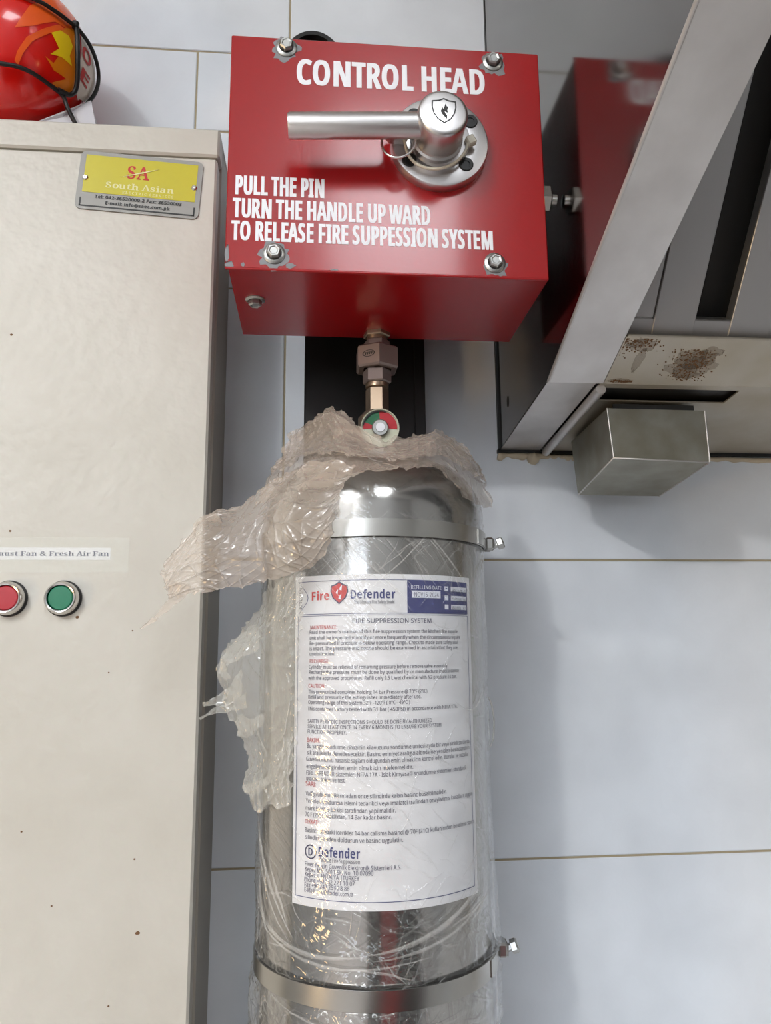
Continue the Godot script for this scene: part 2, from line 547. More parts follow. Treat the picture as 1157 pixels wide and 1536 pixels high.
func room() -> void:
	var st := mb()
	box(st, Vector3(X0 - 0.2, 0, -0.2), Vector3(X1 + 0.2, TOP, -0.0012))
	var wall := obj("wall_back", st, M.grout)
	struct(wall, "white glossy tiled wall behind the cylinder and the hood", "wall")
	# tile rows of the wall, each row: bottom, top and vertical joints
	var rows := [[0.755, 1.0695, [-0.636, -0.036, 0.564]], [1.0695, 1.384, [-0.636, -0.036, 0.564]], [1.384, 1.6985, [-0.636, -0.036, 0.564]], [1.6985, 2.0125, [-0.636, -0.036, 0.564]],
		[2.0125, 2.3205, [-0.7466, -0.1466, 0.4534]], [2.3205, 2.635, [-0.636, -0.036, 0.564]]]
	for r in rows:
		var xs: Array = [-1.25] + r[2] + [1.17]
		for k in xs.size() - 1:
			var a: float = xs[k]
			var b: float = xs[k + 1]
			var ys := [[r[0], r[1]]]
			if r[0] == 2.0125 and a == -0.1466:
				ys = [[r[0], 2.213], [2.213, r[1]]]
			for y in ys:
				var g := 0.0011
				st = mb()
				var dz := rng.randf_range(-0.0003, 0.0003)
				box(st, Vector3(a + g, y[0] + g, -0.006), Vector3(b - g, y[1] - g, dz), 0.0008)
				obj("tile", st, M.tile, wall)
	st = mb()
	box(st, Vector3(X0 - 0.2, -0.15, -0.2), Vector3(X1 + 0.2, 0, Z1 + 0.2))
	struct(obj("floor", st, M.floor), "light grey kitchen floor below the windows", "floor")
	st = mb()
	box(st, Vector3(X0 - 0.2, TOP, -0.2), Vector3(X1 + 0.2, TOP + 0.15, Z1 + 0.2))
	struct(obj("ceiling", st, M.ceiling), "plain white ceiling over the tiled wall", "ceiling")
	st = mb()
	box(st, Vector3(X0 - 0.2, 0, -0.0035), Vector3(X0, TOP, Z1 + 0.2))
	struct(obj("wall_left", st, M.plaster), "plain white wall on the cabinet side of the room", "wall")
	st = mb()
	box(st, Vector3(X1, 0, -0.0035), Vector3(X1 + 0.2, TOP, Z1 + 0.2))
	struct(obj("wall_right", st, M.plaster), "plain white wall on the hood side of the room", "wall")
	# wall opposite with two wide windows
	var wins := [[-1.85, -0.55, 0.85, 2.35], [1.50, 2.15, 1.10, 1.72]]
	st = mb()
	box(st, Vector3(X0, 0, Z1), Vector3(X1, 0.85, Z1 + 0.2))
	box(st, Vector3(X0, 2.35, Z1), Vector3(X1, TOP, Z1 + 0.2))
	box(st, Vector3(X0, 0.85, Z1), Vector3(-1.85, 2.35, Z1 + 0.2))
	box(st, Vector3(-0.55, 0.85, Z1), Vector3(1.5, 2.35, Z1 + 0.2))
	box(st, Vector3(1.5, 0.85, Z1), Vector3(2.15, 1.10, Z1 + 0.2))
	box(st, Vector3(1.5, 1.72, Z1), Vector3(2.15, 2.35, Z1 + 0.2))
	box(st, Vector3(2.15, 0.85, Z1), Vector3(X1, 2.35, Z1 + 0.2))
	struct(obj("wall_front", st, M.plaster), "plain white wall with two windows opposite the tiled wall", "wall")
	var n := 1
	for w in wins:
		var t := Node3D.new()
		t.name = "window_%d" % n
		add_child(t)
		struct(t, ["wide two-light window opposite the cabinet", "small two-light window opposite the hood"][n - 1], "window")
		n += 1
		st = mb()
		var zz := Z1 + 0.08
		for x in [w[0], (w[0] + w[1]) * 0.5 - 0.025, w[1] - 0.05]:
			box(st, Vector3(x, w[2], zz), Vector3(x + 0.05, w[3], zz + 0.05), 0.004)
		for y in [w[2], w[3] - 0.05]:
			box(st, Vector3(w[0], y, zz + 0.002), Vector3(w[1], y + 0.05, zz + 0.048), 0.004)
		obj("window_frame", st, M.frame, t)
		for k in 2:
			st = mb()
			var xa: float = lerpf(w[0], w[1], k * 0.5) + 0.03
			var xb: float = lerpf(w[0], w[1], k * 0.5 + 0.5) - 0.03
			quad(st, Vector3(xb, w[2] + 0.03, zz + 0.025), Vector3(xa, w[2] + 0.03, zz + 0.025), Vector3(xa, w[3] - 0.03, zz + 0.025), Vector3(xb, w[3] - 0.03, zz + 0.025))
			obj("pane", st, M.pane, t)
	# worktop below the hood, under the frame of the picture
	var c := thing("kitchen_counter", "white topped kitchen counter standing below the range hood", "counter")
	st = mb(); box(st, Vector3(0.30, 0.10, 0.01), Vector3(1.90, 0.86, 0.62), 0.004); obj("body", st, M.frame, c)
	st = mb(); box(st, Vector3(0.28, 0.86, 0.004), Vector3(1.92, 0.90, 0.68), 0.006); obj("worktop", st, M.ceiling, c)
	st = mb(); box(st, Vector3(0.34, 0.0, 0.05), Vector3(1.86, 0.10, 0.55)); obj("plinth", st, M.black, c)
	# a locker stands under the windows and is mirrored in the cylinder
	var t := thing("steel_locker", "low dark steel locker with a red door standing opposite the cylinder", "locker")
	t.position = Vector3(0.22, 0, 1.55)
	st = mb(); box(st, Vector3(-0.42, 0.05, -0.25), Vector3(0.75, 1.22, 0.25), 0.01); obj("body", st, M.locker, t)
	st = mb(); box(st, Vector3(-0.16, 0.09, -0.27), Vector3(0.14, 1.18, -0.25), 0.006); obj("door", st, M.door_red, t)
	st = mb(); box(st, Vector3(-0.14, 0.0, -0.22), Vector3(0.14, 0.05, 0.24)); obj("plinth", st, M.black, t)

# ---------------------------------------------------------------- range hood
func hood() -> void:
	var t := thing("range_hood", "stainless steel range hood with sloped flange on the wall beside the red box", "range hood")
	var xs := 0.21
	var xr := 1.25
	# left side panel, one millimetre and a half thick
	var prof := PackedVector2Array([Vector2(-0.006, 1.8245), Vector2(-0.187, 1.8394), Vector2(-0.4846, 1.9564), Vector2(-0.72, 2.049), Vector2(-0.72, 2.60), Vector2(-0.006, 2.60)])
	var side := Transform3D(Basis(Vector3(0, 0, -1), Vector3(0, 1, 0), Vector3(1, 0, 0)), Vector3.ZERO)
	var st := mb()
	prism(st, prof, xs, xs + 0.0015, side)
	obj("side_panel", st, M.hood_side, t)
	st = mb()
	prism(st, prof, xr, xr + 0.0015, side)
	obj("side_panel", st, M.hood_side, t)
	st = mb()
	box(st, Vector3(xs, 2.049, 0.72), Vector3(xr, 2.60, 0.7215))
	box(st, Vector3(xs, 2.60, 0.006), Vector3(xr + 0.0015, 2.602, 0.7215))
	obj("canopy", st, M.hood, t)
	st = mb()
	box(st, Vector3(xs + 0.002, 1.826, 0.006), Vector3(xr, 2.60, 0.008))
	obj("back_panel", st, M.hood, t)
	# flange along the sloped left edge, with a small upturned lip
	var lo := Vector3(0, 1.8394, 0.1874)
	var d := Vector3(0, 1.9564 - 1.8394, 0.4846 - 0.1874).normalized()
	var nrm := Vector3(0, d.z, -d.y) # up and back
	var sl := func(x: float, s: float, up: float) -> Vector3: return Vector3(x, lo.y, lo.z) + d * s + nrm * up
	st = mb()
	var L := 0.575
	var w := 0.052
	hexa(st, [sl.call(xs, -0.0005, 0.0015), sl.call(xs + w, -0.0005, 0.0015), sl.call(xs + w, L, 0.0015), sl.call(xs, L, 0.0015),
		sl.call(xs, -0.0005, 0.0), sl.call(xs + w, -0.0005, 0.0), sl.call(xs + w, L, 0.0), sl.call(xs, L, 0.0)].slice(0, 8))
	hexa(st, [sl.call(xs + w - 0.0012, 0.06, 0.014), sl.call(xs + w, 0.06, 0.014), sl.call(xs + w, L, 0.014), sl.call(xs + w - 0.0012, L, 0.014),
		sl.call(xs + w - 0.0012, 0.06, 0.001), sl.call(xs + w, 0.06, 0.001), sl.call(xs + w, L, 0.001), sl.call(xs + w - 0.0012, L, 0.001)])
	# rolled edge where the flange meets the side
	tube(st, [sl.call(xs + 0.001, 0, 0.001), sl.call(xs + 0.001, L, 0.001)], 0.0016, 10)
	obj("flange", st, M.hood, t)
	# grease gutter strip, mitred against the flange
	st = mb()
	hexa(st, [sl.call(xs + w + 0.0006, 0.0, 0.0017), sl.call(xr, 0.0, 0.0017), sl.call(xr, 0.0595, 0.0017), sl.call(xs + w + 0.0006, 0.0595, 0.0017),
		sl.call(xs + w + 0.0006, 0.0, 0.0), sl.call(xr, 0.0, 0.0), sl.call(xr, 0.0595, 0.0), sl.call(xs + w + 0.0006, 0.0595, 0.0)])
	tube(st, [sl.call(xs + w + 0.002, 0.0595, 0.0015), sl.call(xr, 0.0595, 0.0015)], 0.0016, 8)
	tube(st, [sl.call(xs + w + 0.002, 0.0, 0.001), sl.call(xr, 0.0, 0.001)], 0.0012, 8)
	obj("gutter_strip", st, M.gutter, t)
	# underside back to the wall: left piece, seam, then the piece with the slot for the cup
	var bt := func(x: float, z: float, up := 0.0) -> Vector3: return Vector3(x, 1.8240 + (z - 0.006) * 0.0845 + up, z)
	var piece := func(st2: SurfaceTool, x0: float, x1: float, z0: float, z1: float) -> void:
		hexa(st2, [bt.call(x0, z1), bt.call(x1, z1), bt.call(x1, z0), bt.call(x0, z0), bt.call(x0, z1, 0.0015), bt.call(x1, z1, 0.0015), bt.call(x1, z0, 0.0015), bt.call(x0, z0, 0.0015)])
	st = mb()
	piece.call(st, xs, 0.2555, 0.006, 0.1874)
	obj("underside", st, M.hood, t)
	st = mb()
	piece.call(st, 0.2600, xr, 0.006, 0.148)
	piece.call(st, 0.2600, 0.2650, 0.148, 0.1874)
	piece.call(st, 0.2650, 0.3985, 0.178, 0.1874)
	piece.call(st, 0.3985, xr, 0.148, 0.1874)
	obj("underside", st, M.gutter, t)
	st = mb()
	tube(st, [bt.call(0.2615, 0.008, -0.003), bt.call(0.2615, 0.183, -0.0035)], 0.0048, 14)
	obj("folded_edge", st, M.hood, t)
	# dark cavity floor of the gutter above the slot
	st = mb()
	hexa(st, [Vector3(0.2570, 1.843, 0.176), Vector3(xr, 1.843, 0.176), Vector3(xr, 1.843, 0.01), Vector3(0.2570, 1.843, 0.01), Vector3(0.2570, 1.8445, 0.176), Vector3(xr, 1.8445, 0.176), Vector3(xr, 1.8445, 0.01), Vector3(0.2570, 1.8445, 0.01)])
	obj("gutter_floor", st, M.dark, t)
	# black joint between steel and tiles, then the beige sealant bead
	st = mb()
	box(st, Vector3(xs - 0.0022, 1.8205, 0.0005), Vector3(xs, 1.99, 0.006))
	box(st, Vector3(xs - 0.0006, 1.99, 0.0005), Vector3(xs, 2.60, 0.006))
	box(st, Vector3(xs - 0.0035, 1.8205, 0.0005), Vector3(xr, 1.8245, 0.006))
	obj("gasket", st, M.black, t)
	st = mb()
	for seg in [[0.207, 0.262, 0.006], [0.262, 0.30, 0.004], [0.36, 0.62, 0.0032]]:
		var pts := []
		var rr := []
		var n := 26
		for k in n + 1:
			var x: float = lerpf(seg[0], seg[1], float(k) / n)
			var v := noise.get_noise_2d(x * 4200.0, 3.0) * 0.8 + noise.get_noise_2d(x * 1400.0, 9.0)
			pts.append(Vector3(x, 1.8195 - 0.002 - v * 0.002, 0.0008))
			rr.append(maxf(0.0012, seg[2] * (0.75 + 0.6 * v)))
		tube(st, pts, rr, 10)
	obj("sealant_bead", st, M.sealant, t)
	# rust and grease marks with a shape of their own on the gutter strip
	var rs := mb()
	for k in 520:
		var u := rng.randfn(0.0, 1.0)
		var v := rng.randf()
		var cx := 0.336 + u * 0.010 - v * 0.004
		var s := lerpf(0.006, 0.047, pow(v, 0.8))
		if k % 3 == 0: cx = 0.277 + rng.randfn(0.0, 1.0) * 0.010; s = 0.0575 - absf(rng.randfn(0, 1)) * 0.008
		if k % 7 == 0: cx = 0.268 + rng.randf() * 0.02; s = 0.002 + rng.randf() * 0.003
		var q := rng.randf_range(0.00018, 0.0007)
		var poly := blob(Vector2.ZERO, q * 1.3, q, k, 7)
		var b := Basis(Vector3(1, 0, 0), d, Vector3(1, 0, 0).cross(d))
		prism(rs, poly, 0.0, 0.00042, Transform3D(Basis(Vector3(1, 0, 0), d, Vector3(1, 0, 0).cross(d)), sl.call(maxf(cx, 0.2645), clampf(s, 0.001, 0.058), 0.0)))
	var rust := obj("rust_specks", rs, M.rust, t)
	rust.set_meta("kind", "stuff")
	var gb := Basis(Vector3(1, 0, 0), d, Vector3(1, 0, 0).cross(d))
	var lift := 0
	for q in [[0.336, 0.033, 0.017, 0.012, 4.0], [0.333, 0.018, 0.013, 0.010, 8.0], [0.337, 0.030, 0.010, 0.008, 12.0], [0.280, 0.050, 0.012, 0.008, 2.0], [0.276, 0.052, 0.007, 0.005, 14.0], [0.276, 0.004, 0.011, 0.003, 6.0], [0.347, 0.042, 0.009, 0.008, 5.0], [0.284, 0.032, 0.004, 0.015, 9.0], [0.334, 0.026, 0.022, 0.018, 15.0]]:
		lift += 1
		st = mb()
		prism(st, blob(Vector2.ZERO, q[2], q[3], q[4], 40, 0.45), 0.00001, 0.00003 + 0.00003 * lift, Transform3D(gb, sl.call(q[0], q[1], 0.0)))
		obj("grease_stain", st, M.stain, t)
	# spots on the side panel
	st = mb()
	var sx := Transform3D(Basis(Vector3(0, 0, 1), Vector3(0, 1, 0), Vector3(-1, 0, 0)), Vector3(xs, 1.868, 0.045))
	prism(st, blob(Vector2.ZERO, 0.0045, 0.0062, 3.0, 18, 0.2), 0.0, 0.0002, sx)
	obj("grease_spot", st, M.dark, t)

	# baffle filters, each can be lifted out
	var fb := Vector3(0.262, 1.8645, 0.232)
	var fd := Vector3(0, sin(deg_to_rad(52.0)), cos(deg_to_rad(52.0)))
	var fn := Vector3(0, cos(deg_to_rad(52.0)), -sin(deg_to_rad(52.0)))
	var width := 0.33
	var labels := ["stainless baffle filter inside the hood next to its sloped flange", "stainless baffle filter further right in the hood, mostly out of view"]
	for k in 2:
		var f := thing("baffle_filter", labels[k], "filter", "baffle filters in the range hood")
		f.transform = Transform3D(Basis(Vector3(1, 0, 0), fd, Vector3(1, 0, 0).cross(fd)), fb + Vector3(k * (width + 0.004), 0, 0))
		# local: x across, y up the slope, z towards the room
		st = mb()
		var H := 0.52
		box(st, Vector3(0, 0, -0.012), Vector3(width, 0.018, 0.0), 0.001)
		box(st, Vector3(0, H - 0.018, -0.012), Vector3(width, H, 0.0), 0.001)
		box(st, Vector3(0, 0.018, -0.012), Vector3(0.026, H - 0.018, 0.0), 0.001)
		box(st, Vector3(width - 0.026, 0.018, -0.012), Vector3(width, H - 0.018, 0.0), 0.001)
		obj("filter_frame", st, M.baffle, f)
		for j in 4:
			var x := 0.0265 + j * 0.0690
			st = mb()
			box(st, Vector3(x, 0.004, -0.001), Vector3(x + 0.0365, H - 0.01, 0.0012), 0.0005)
			box(st, Vector3(x, 0.004, -0.010), Vector3(x + 0.0012, H - 0.01, -0.001))
			box(st, Vector3(x + 0.0353, 0.004, -0.010), Vector3(x + 0.0365, H - 0.01, -0.001))
			obj("baffle", st, M.baffle, f)
			if j < 3:
				st = mb()
				box(st, Vector3(x + 0.026, 0.004, -0.028), Vector3(x + 0.080, H - 0.01, -0.0265))
				obj("rear_baffle", st, M.dark, f)
	# drip cup hung in the slot
	st = mb()
	var A := [Vector3(0.2835, 1.7640, 0.045), Vector3(0.2800, 1.7770, 0.157), Vector3(0.3745, 1.7740, 0.157), Vector3(0.3745, 1.7635, 0.045)]
	var B := [Vector3(0.2790, 1.8235, 0.045), Vector3(0.2765, 1.8255, 0.1575), Vector3(0.3735, 1.8250, 0.1575), Vector3(0.3740, 1.8225, 0.045)]
	var inner := 0.0015
	var Ai := []
	var Bi := []
	var mid := Vector3(0.327, 0, 0.1)
	for k in 4:
		var to: Vector3 = (mid - Vector3(A[k].x, 0, A[k].z)).normalized() * inner
		Ai.append(A[k] + to + Vector3(0, inner, 0)); Bi.append(B[k] + to)
	for k in 4:
		var j := (k + 1) % 4
		quad(st, A[k], A[j], B[j], B[k])
		quad(st, Ai[j], Ai[k], Bi[k], Bi[j])
		quad(st, B[k], B[j], Bi[j], Bi[k])
	quad(st, A[3], A[2], A[1], A[0])
	quad(st, Ai[0], Ai[1], Ai[2], Ai[3])
	var cup := thing("drip_cup", "square stainless grease drip cup hanging under the hood gutter", "drip cup")
	obj("cup_body", st, M.cup, cup)
	st = mb()
	tube(st, [A[0], A[1], A[2], A[3]], 0.0008, 6)
	tube(st, [A[1], B[1]], 0.0008, 6)
	tube(st, [A[2], B[2]], 0.0008, 6)
	obj("folded_seam", st, M.hood, cup)
	st = mb()
	box(st, Vector3(0.285, 1.8235, 0.150), Vector3(0.366, 1.8320, 0.1515))
	obj("hanging_lip", st, M.dark, cup)

# ---------------------------------------------------------------- cabinet
func cabinet() -> void:
	var t := thing("electrical_cabinet", "cream steel control cabinet on the wall with two push buttons", "cabinet")
	var xr := -0.1012
	var xl := -0.82
	var yb := 1.10
	var yt := 2.130
	var st := mb()
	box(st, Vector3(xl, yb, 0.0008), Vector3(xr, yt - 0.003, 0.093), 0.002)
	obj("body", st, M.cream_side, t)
	st = mb()
	box(st, Vector3(xl - 0.001, 2.0985, 0.0930), Vector3(xr + 0.0005, yt, 0.1175), 0.0022)
	box(st, Vector3(xl - 0.001, yt - 0.004, 0.004), Vector3(xr + 0.0005, yt, 0.0930), 0.0015)
	obj("top_rim", st, M.cream, t)
	st = mb()
	box(st, Vector3(xl + 0.002, yb + 0.02, 0.0945), Vector3(xr - 0.0015, 2.0965, 0.1170), 0.0022)
	var door := obj("door", st, M.cream, t)
	st = mb()
	box(st, Vector3(xr - 0.0045, yb + 0.02, 0.0930), Vector3(xr - 0.002, 2.095, 0.0945))
	obj("gasket", st, M.rust, t)
	# dents and specks in the paint
	for q in [[50, 478, 2.2], [10, 1041, 2.4], [268, 1391, 3.0], [155, 914, 2.2], [168, 936, 2.6], [243, 957, 1.4], [70, 802, 2.0], [114, 1247, 1.5], [158, 1350, 1.4], [260, 1290, 1.5], [236, 1486, 1.6], [214, 1020, 1.4]]:
		# measured on the door, in image-height order
		var x: float = -0.2712 + (q[0] - 0.0) * 0.000655 - 0.052
		var y: float = 1.7115 - (q[1] - 800.0) * 0.000585
		st = mb()
		prism(st, blob(Vector2(x, y), q[2] * 0.0006, q[2] * 0.0005, q[0], 9), 0.1169, 0.1172)
		obj("paint_speck", st, M.rust, door)
	# name plate
	var px := Transform3D(Basis(Vector3(0, 0, 1), deg_to_rad(-3.4)), Vector3(-0.178, 2.0623, 0.1170))
	st = mb()
	var w := 0.0605
	var h := 0.0318
	prism(st, rounded(Vector2(-w, -h), Vector2(w, h), 0.006), 0.0, 0.0015, px)
	var plate := obj("name_plate", st, M.plate, t)
	plate.set_meta("label", "yellow and grey metal name plate riveted near the cabinet top")
	st = mb()
	prism(st, PackedVector2Array([Vector2(-0.055, -0.0135), Vector2(0.0555, -0.0135), Vector2(0.0555, 0.0275), Vector2(-0.055, 0.0275)]), 0.0015, 0.0018, px)
	obj("yellow_field", st, M.plate_yellow, plate)
	var lay := func(x: float, y: float, o: float) -> Vector3: return px * Vector3(x, y, 0.00185 + o)
	st = mb()
	letter(st, "SA", -0.0135, 0.0085, 0.0052, 0.0135, lay, true, true, 1.0, 0.0002)
	obj("lettering", st, M.ink.r, plate)
	st = mb()
	prism(st, PackedVector2Array([Vector2(-0.020, 0.0055), Vector2(0.001, 0.0118), Vector2(0.018, 0.0185), Vector2(0.0005, 0.0132)]), 0.0021, 0.0023, px)
	obj("slash", st, M.plate_white, plate)
	st = mb()
	letter(st, "South Asian", -0.033, 0.034, -0.0068, 0.0062, lay, true, true, 1.5, 0.0001)
	letter(st, "E L E C T R I C   S E R V I C E S", -0.016, 0.034, -0.0118, 0.0026, lay, true, true, 3.0, 0.0001)
	obj("lettering", st, M.plate_white, plate)
	st = mb()
	letter(st, "Tel: 042-36530000-2 Fax: 36530003", -0.042, 0.043, -0.0192, 0.0034, lay, true, false, 2.0, 0.0001)
	letter(st, "E-mail: info@saec.com.pk", -0.031, 0.032, -0.0252, 0.0033, lay, true, false, 2.0, 0.0001)
	for b in [[-0.0565, -0.0290, 0.0565, -0.0276], [-0.0565, -0.0290, -0.0550, -0.0195], [0.0550, -0.0290, 0.0565, -0.0195]]:
		prism(st, PackedVector2Array([Vector2(b[0], b[1]), Vector2(b[2], b[1]), Vector2(b[2], b[3]), Vector2(b[0], b[3])]), 0.0015, 0.0018, px)
	obj("lettering", st, M.black, plate)
	for x in [-0.0535, 0.0535]:
		st = mb()
		lathe(st, [Vector2(0.0030, 0.0), Vector2(0.0029, 0.0008), Vector2(0.002, 0.0017), Vector2(0.0007, 0.0017), Vector2(0.0, 0.0010)], px * along(Vector3(x, 0.002, 0.0015), Vector3(0, 0, 1)), 20)
		obj("rivet", st, M.chrome, plate)
	# paper strip under clear tape
	st = mb()
	box(st, Vector3(-0.32, 1.6840, 0.1170), Vector3(-0.1870, 1.6952, 0.1173))
	var strip := obj("label_strip", st, M.paper, t)
	strip.set_meta("label", "white paper strip naming the exhaust and fresh air fans")
	st = mb()
	letter(st, "Exhaust Fan & Fresh Air Fan", -0.3005, -0.1885, 1.6875, 0.0041, on_z(0.1173), true, true, 1.5, 0.0001)
	obj("lettering", st, M.ink.n, strip)
	st = mb()
	quad(st, Vector3(-0.33, 1.6720, 0.1176), Vector3(-0.1705, 1.6725, 0.1176), Vector3(-0.1705, 1.7045, 0.1176), Vector3(-0.33, 1.7045, 0.1176))
	obj("clear_tape", st, M.tape, t)
	for k in 2:
		var at := Vector3([-0.2262, -0.2735][k], 1.6488, 0.1170)
		var f := along(at, Vector3(0, 0, 1))
		st = mb()
		lathe(st, [Vector2(0.0150, 0.0), Vector2(0.0150, 0.006), Vector2(0.0143, 0.0095), Vector2(0.0128, 0.0112), Vector2(0.0116, 0.0108), Vector2(0.0112, 0.0080)], f, 44)
		var bz := obj("push_button", st, M.chrome, t)
		bz.set_meta("label", ["round green push button in a chrome bezel", "round dark red push button in a chrome bezel"][k])
		st = mb()
		lathe(st, [Vector2(0.0163, 0.0), Vector2(0.0163, 0.0015), Vector2(0.015, 0.0022)], f, 40)
		obj("seal_ring", st, M.dark, bz)
		st = mb()
		lathe(st, [Vector2(0.0108, 0.006), Vector2(0.0108, 0.0092), Vector2(0.0100, 0.0100), Vector2(0.0, 0.0102)], f, 40)
		obj("button_cap", st, [M.btn_green, M.btn_red][k], bz)

func rounded(lo: Vector2, hi: Vector2, r: float, n := 6) -> PackedVector2Array:
	var p := PackedVector2Array()
	for q in [[hi.x - r, hi.y - r, 0.0], [lo.x + r, hi.y - r, 90.0], [lo.x + r, lo.y + r, 180.0], [hi.x - r, lo.y + r, 270.0]]:
		for k in n + 1:
			var a := deg_to_rad(q[2] + 90.0 * k / n)
			p.append(Vector2(q[0], q[1]) + Vector2(cos(a), sin(a)) * r)
	return p

# ---------------------------------------------------------------- mounting channel and pipe
func channel() -> void:
	var t := thing("mounting_channel", "black steel channel on the wall behind the cylinder and red box", "channel")
	var st := mb()
	box(st, Vector3(-0.0130, 0.55, 0.0), Vector3(0.1190, 2.09, 0.0400), 0.0015)
	obj("channel_web", st, M.duct, t)
	st = mb()
	box(st, Vector3(0.1070, 0.55, 0.0400), Vector3(0.1190, 2.09, 0.0418), 0.001)
	obj("channel_lip", st, M.duct, t)
	st = mb()
	box(st, Vector3(0.00, 1.95, 0.0418), Vector3(0.105, 2.08, 0.121), 0.002)
	obj("standoff_bracket", st, M.duct, t)
	var p := thing("conduit_end", "dark round conduit end on the wall, just showing above the red box", "conduit")
	st = mb()
	lathe(st, [Vector2(0.0, 0.0), Vector2(0.032, 0.0), Vector2(0.032, 0.052), Vector2(0.029, 0.056), Vector2(0.024, 0.056), Vector2(0.022, 0.048), Vector2(0.0, 0.048)], along(Vector3(-0.0065, 2.2790, 0.0004), Vector3(0, 0, 1)), 44)
	obj("conduit_pipe", st, M.duct, p)
	st = mb()
	lathe(st, [Vector2(0.0322, 0.012), Vector2(0.0345, 0.013), Vector2(0.0345, 0.022), Vector2(0.0322, 0.023)], along(Vector3(-0.0065, 2.2790, 0.0004), Vector3(0, 0, 1)), 44)
	obj("conduit_collar", st, M.dark, p)

# ---------------------------------------------------------------- control box
func hex_bolt(parent: Node, at: Vector3, dir: Vector3, s := 1.0) -> void:
	var f := along(at, dir)
	var st := mb()
	lathe(st, [Vector2(0.0098 * s, 0.0), Vector2(0.0098 * s, 0.0010 * s), Vector2(0.0092 * s, 0.0015 * s), Vector2(0.0070 * s, 0.0022 * s)], f, 32)
	lathe(st, [Vector2(0.0066 * s, 0.0015 * s), Vector2(0.0066 * s, 0.0060 * s), Vector2(0.0054 * s, 0.0071 * s), Vector2(0.0044 * s, 0.0071 * s), Vector2(0.0034 * s, 0.0066 * s), Vector2(0.0, 0.0066 * s)], f, 6, true, 0.4 + at.x * 20.0)
	obj("bolt", st, M.zinc, parent)

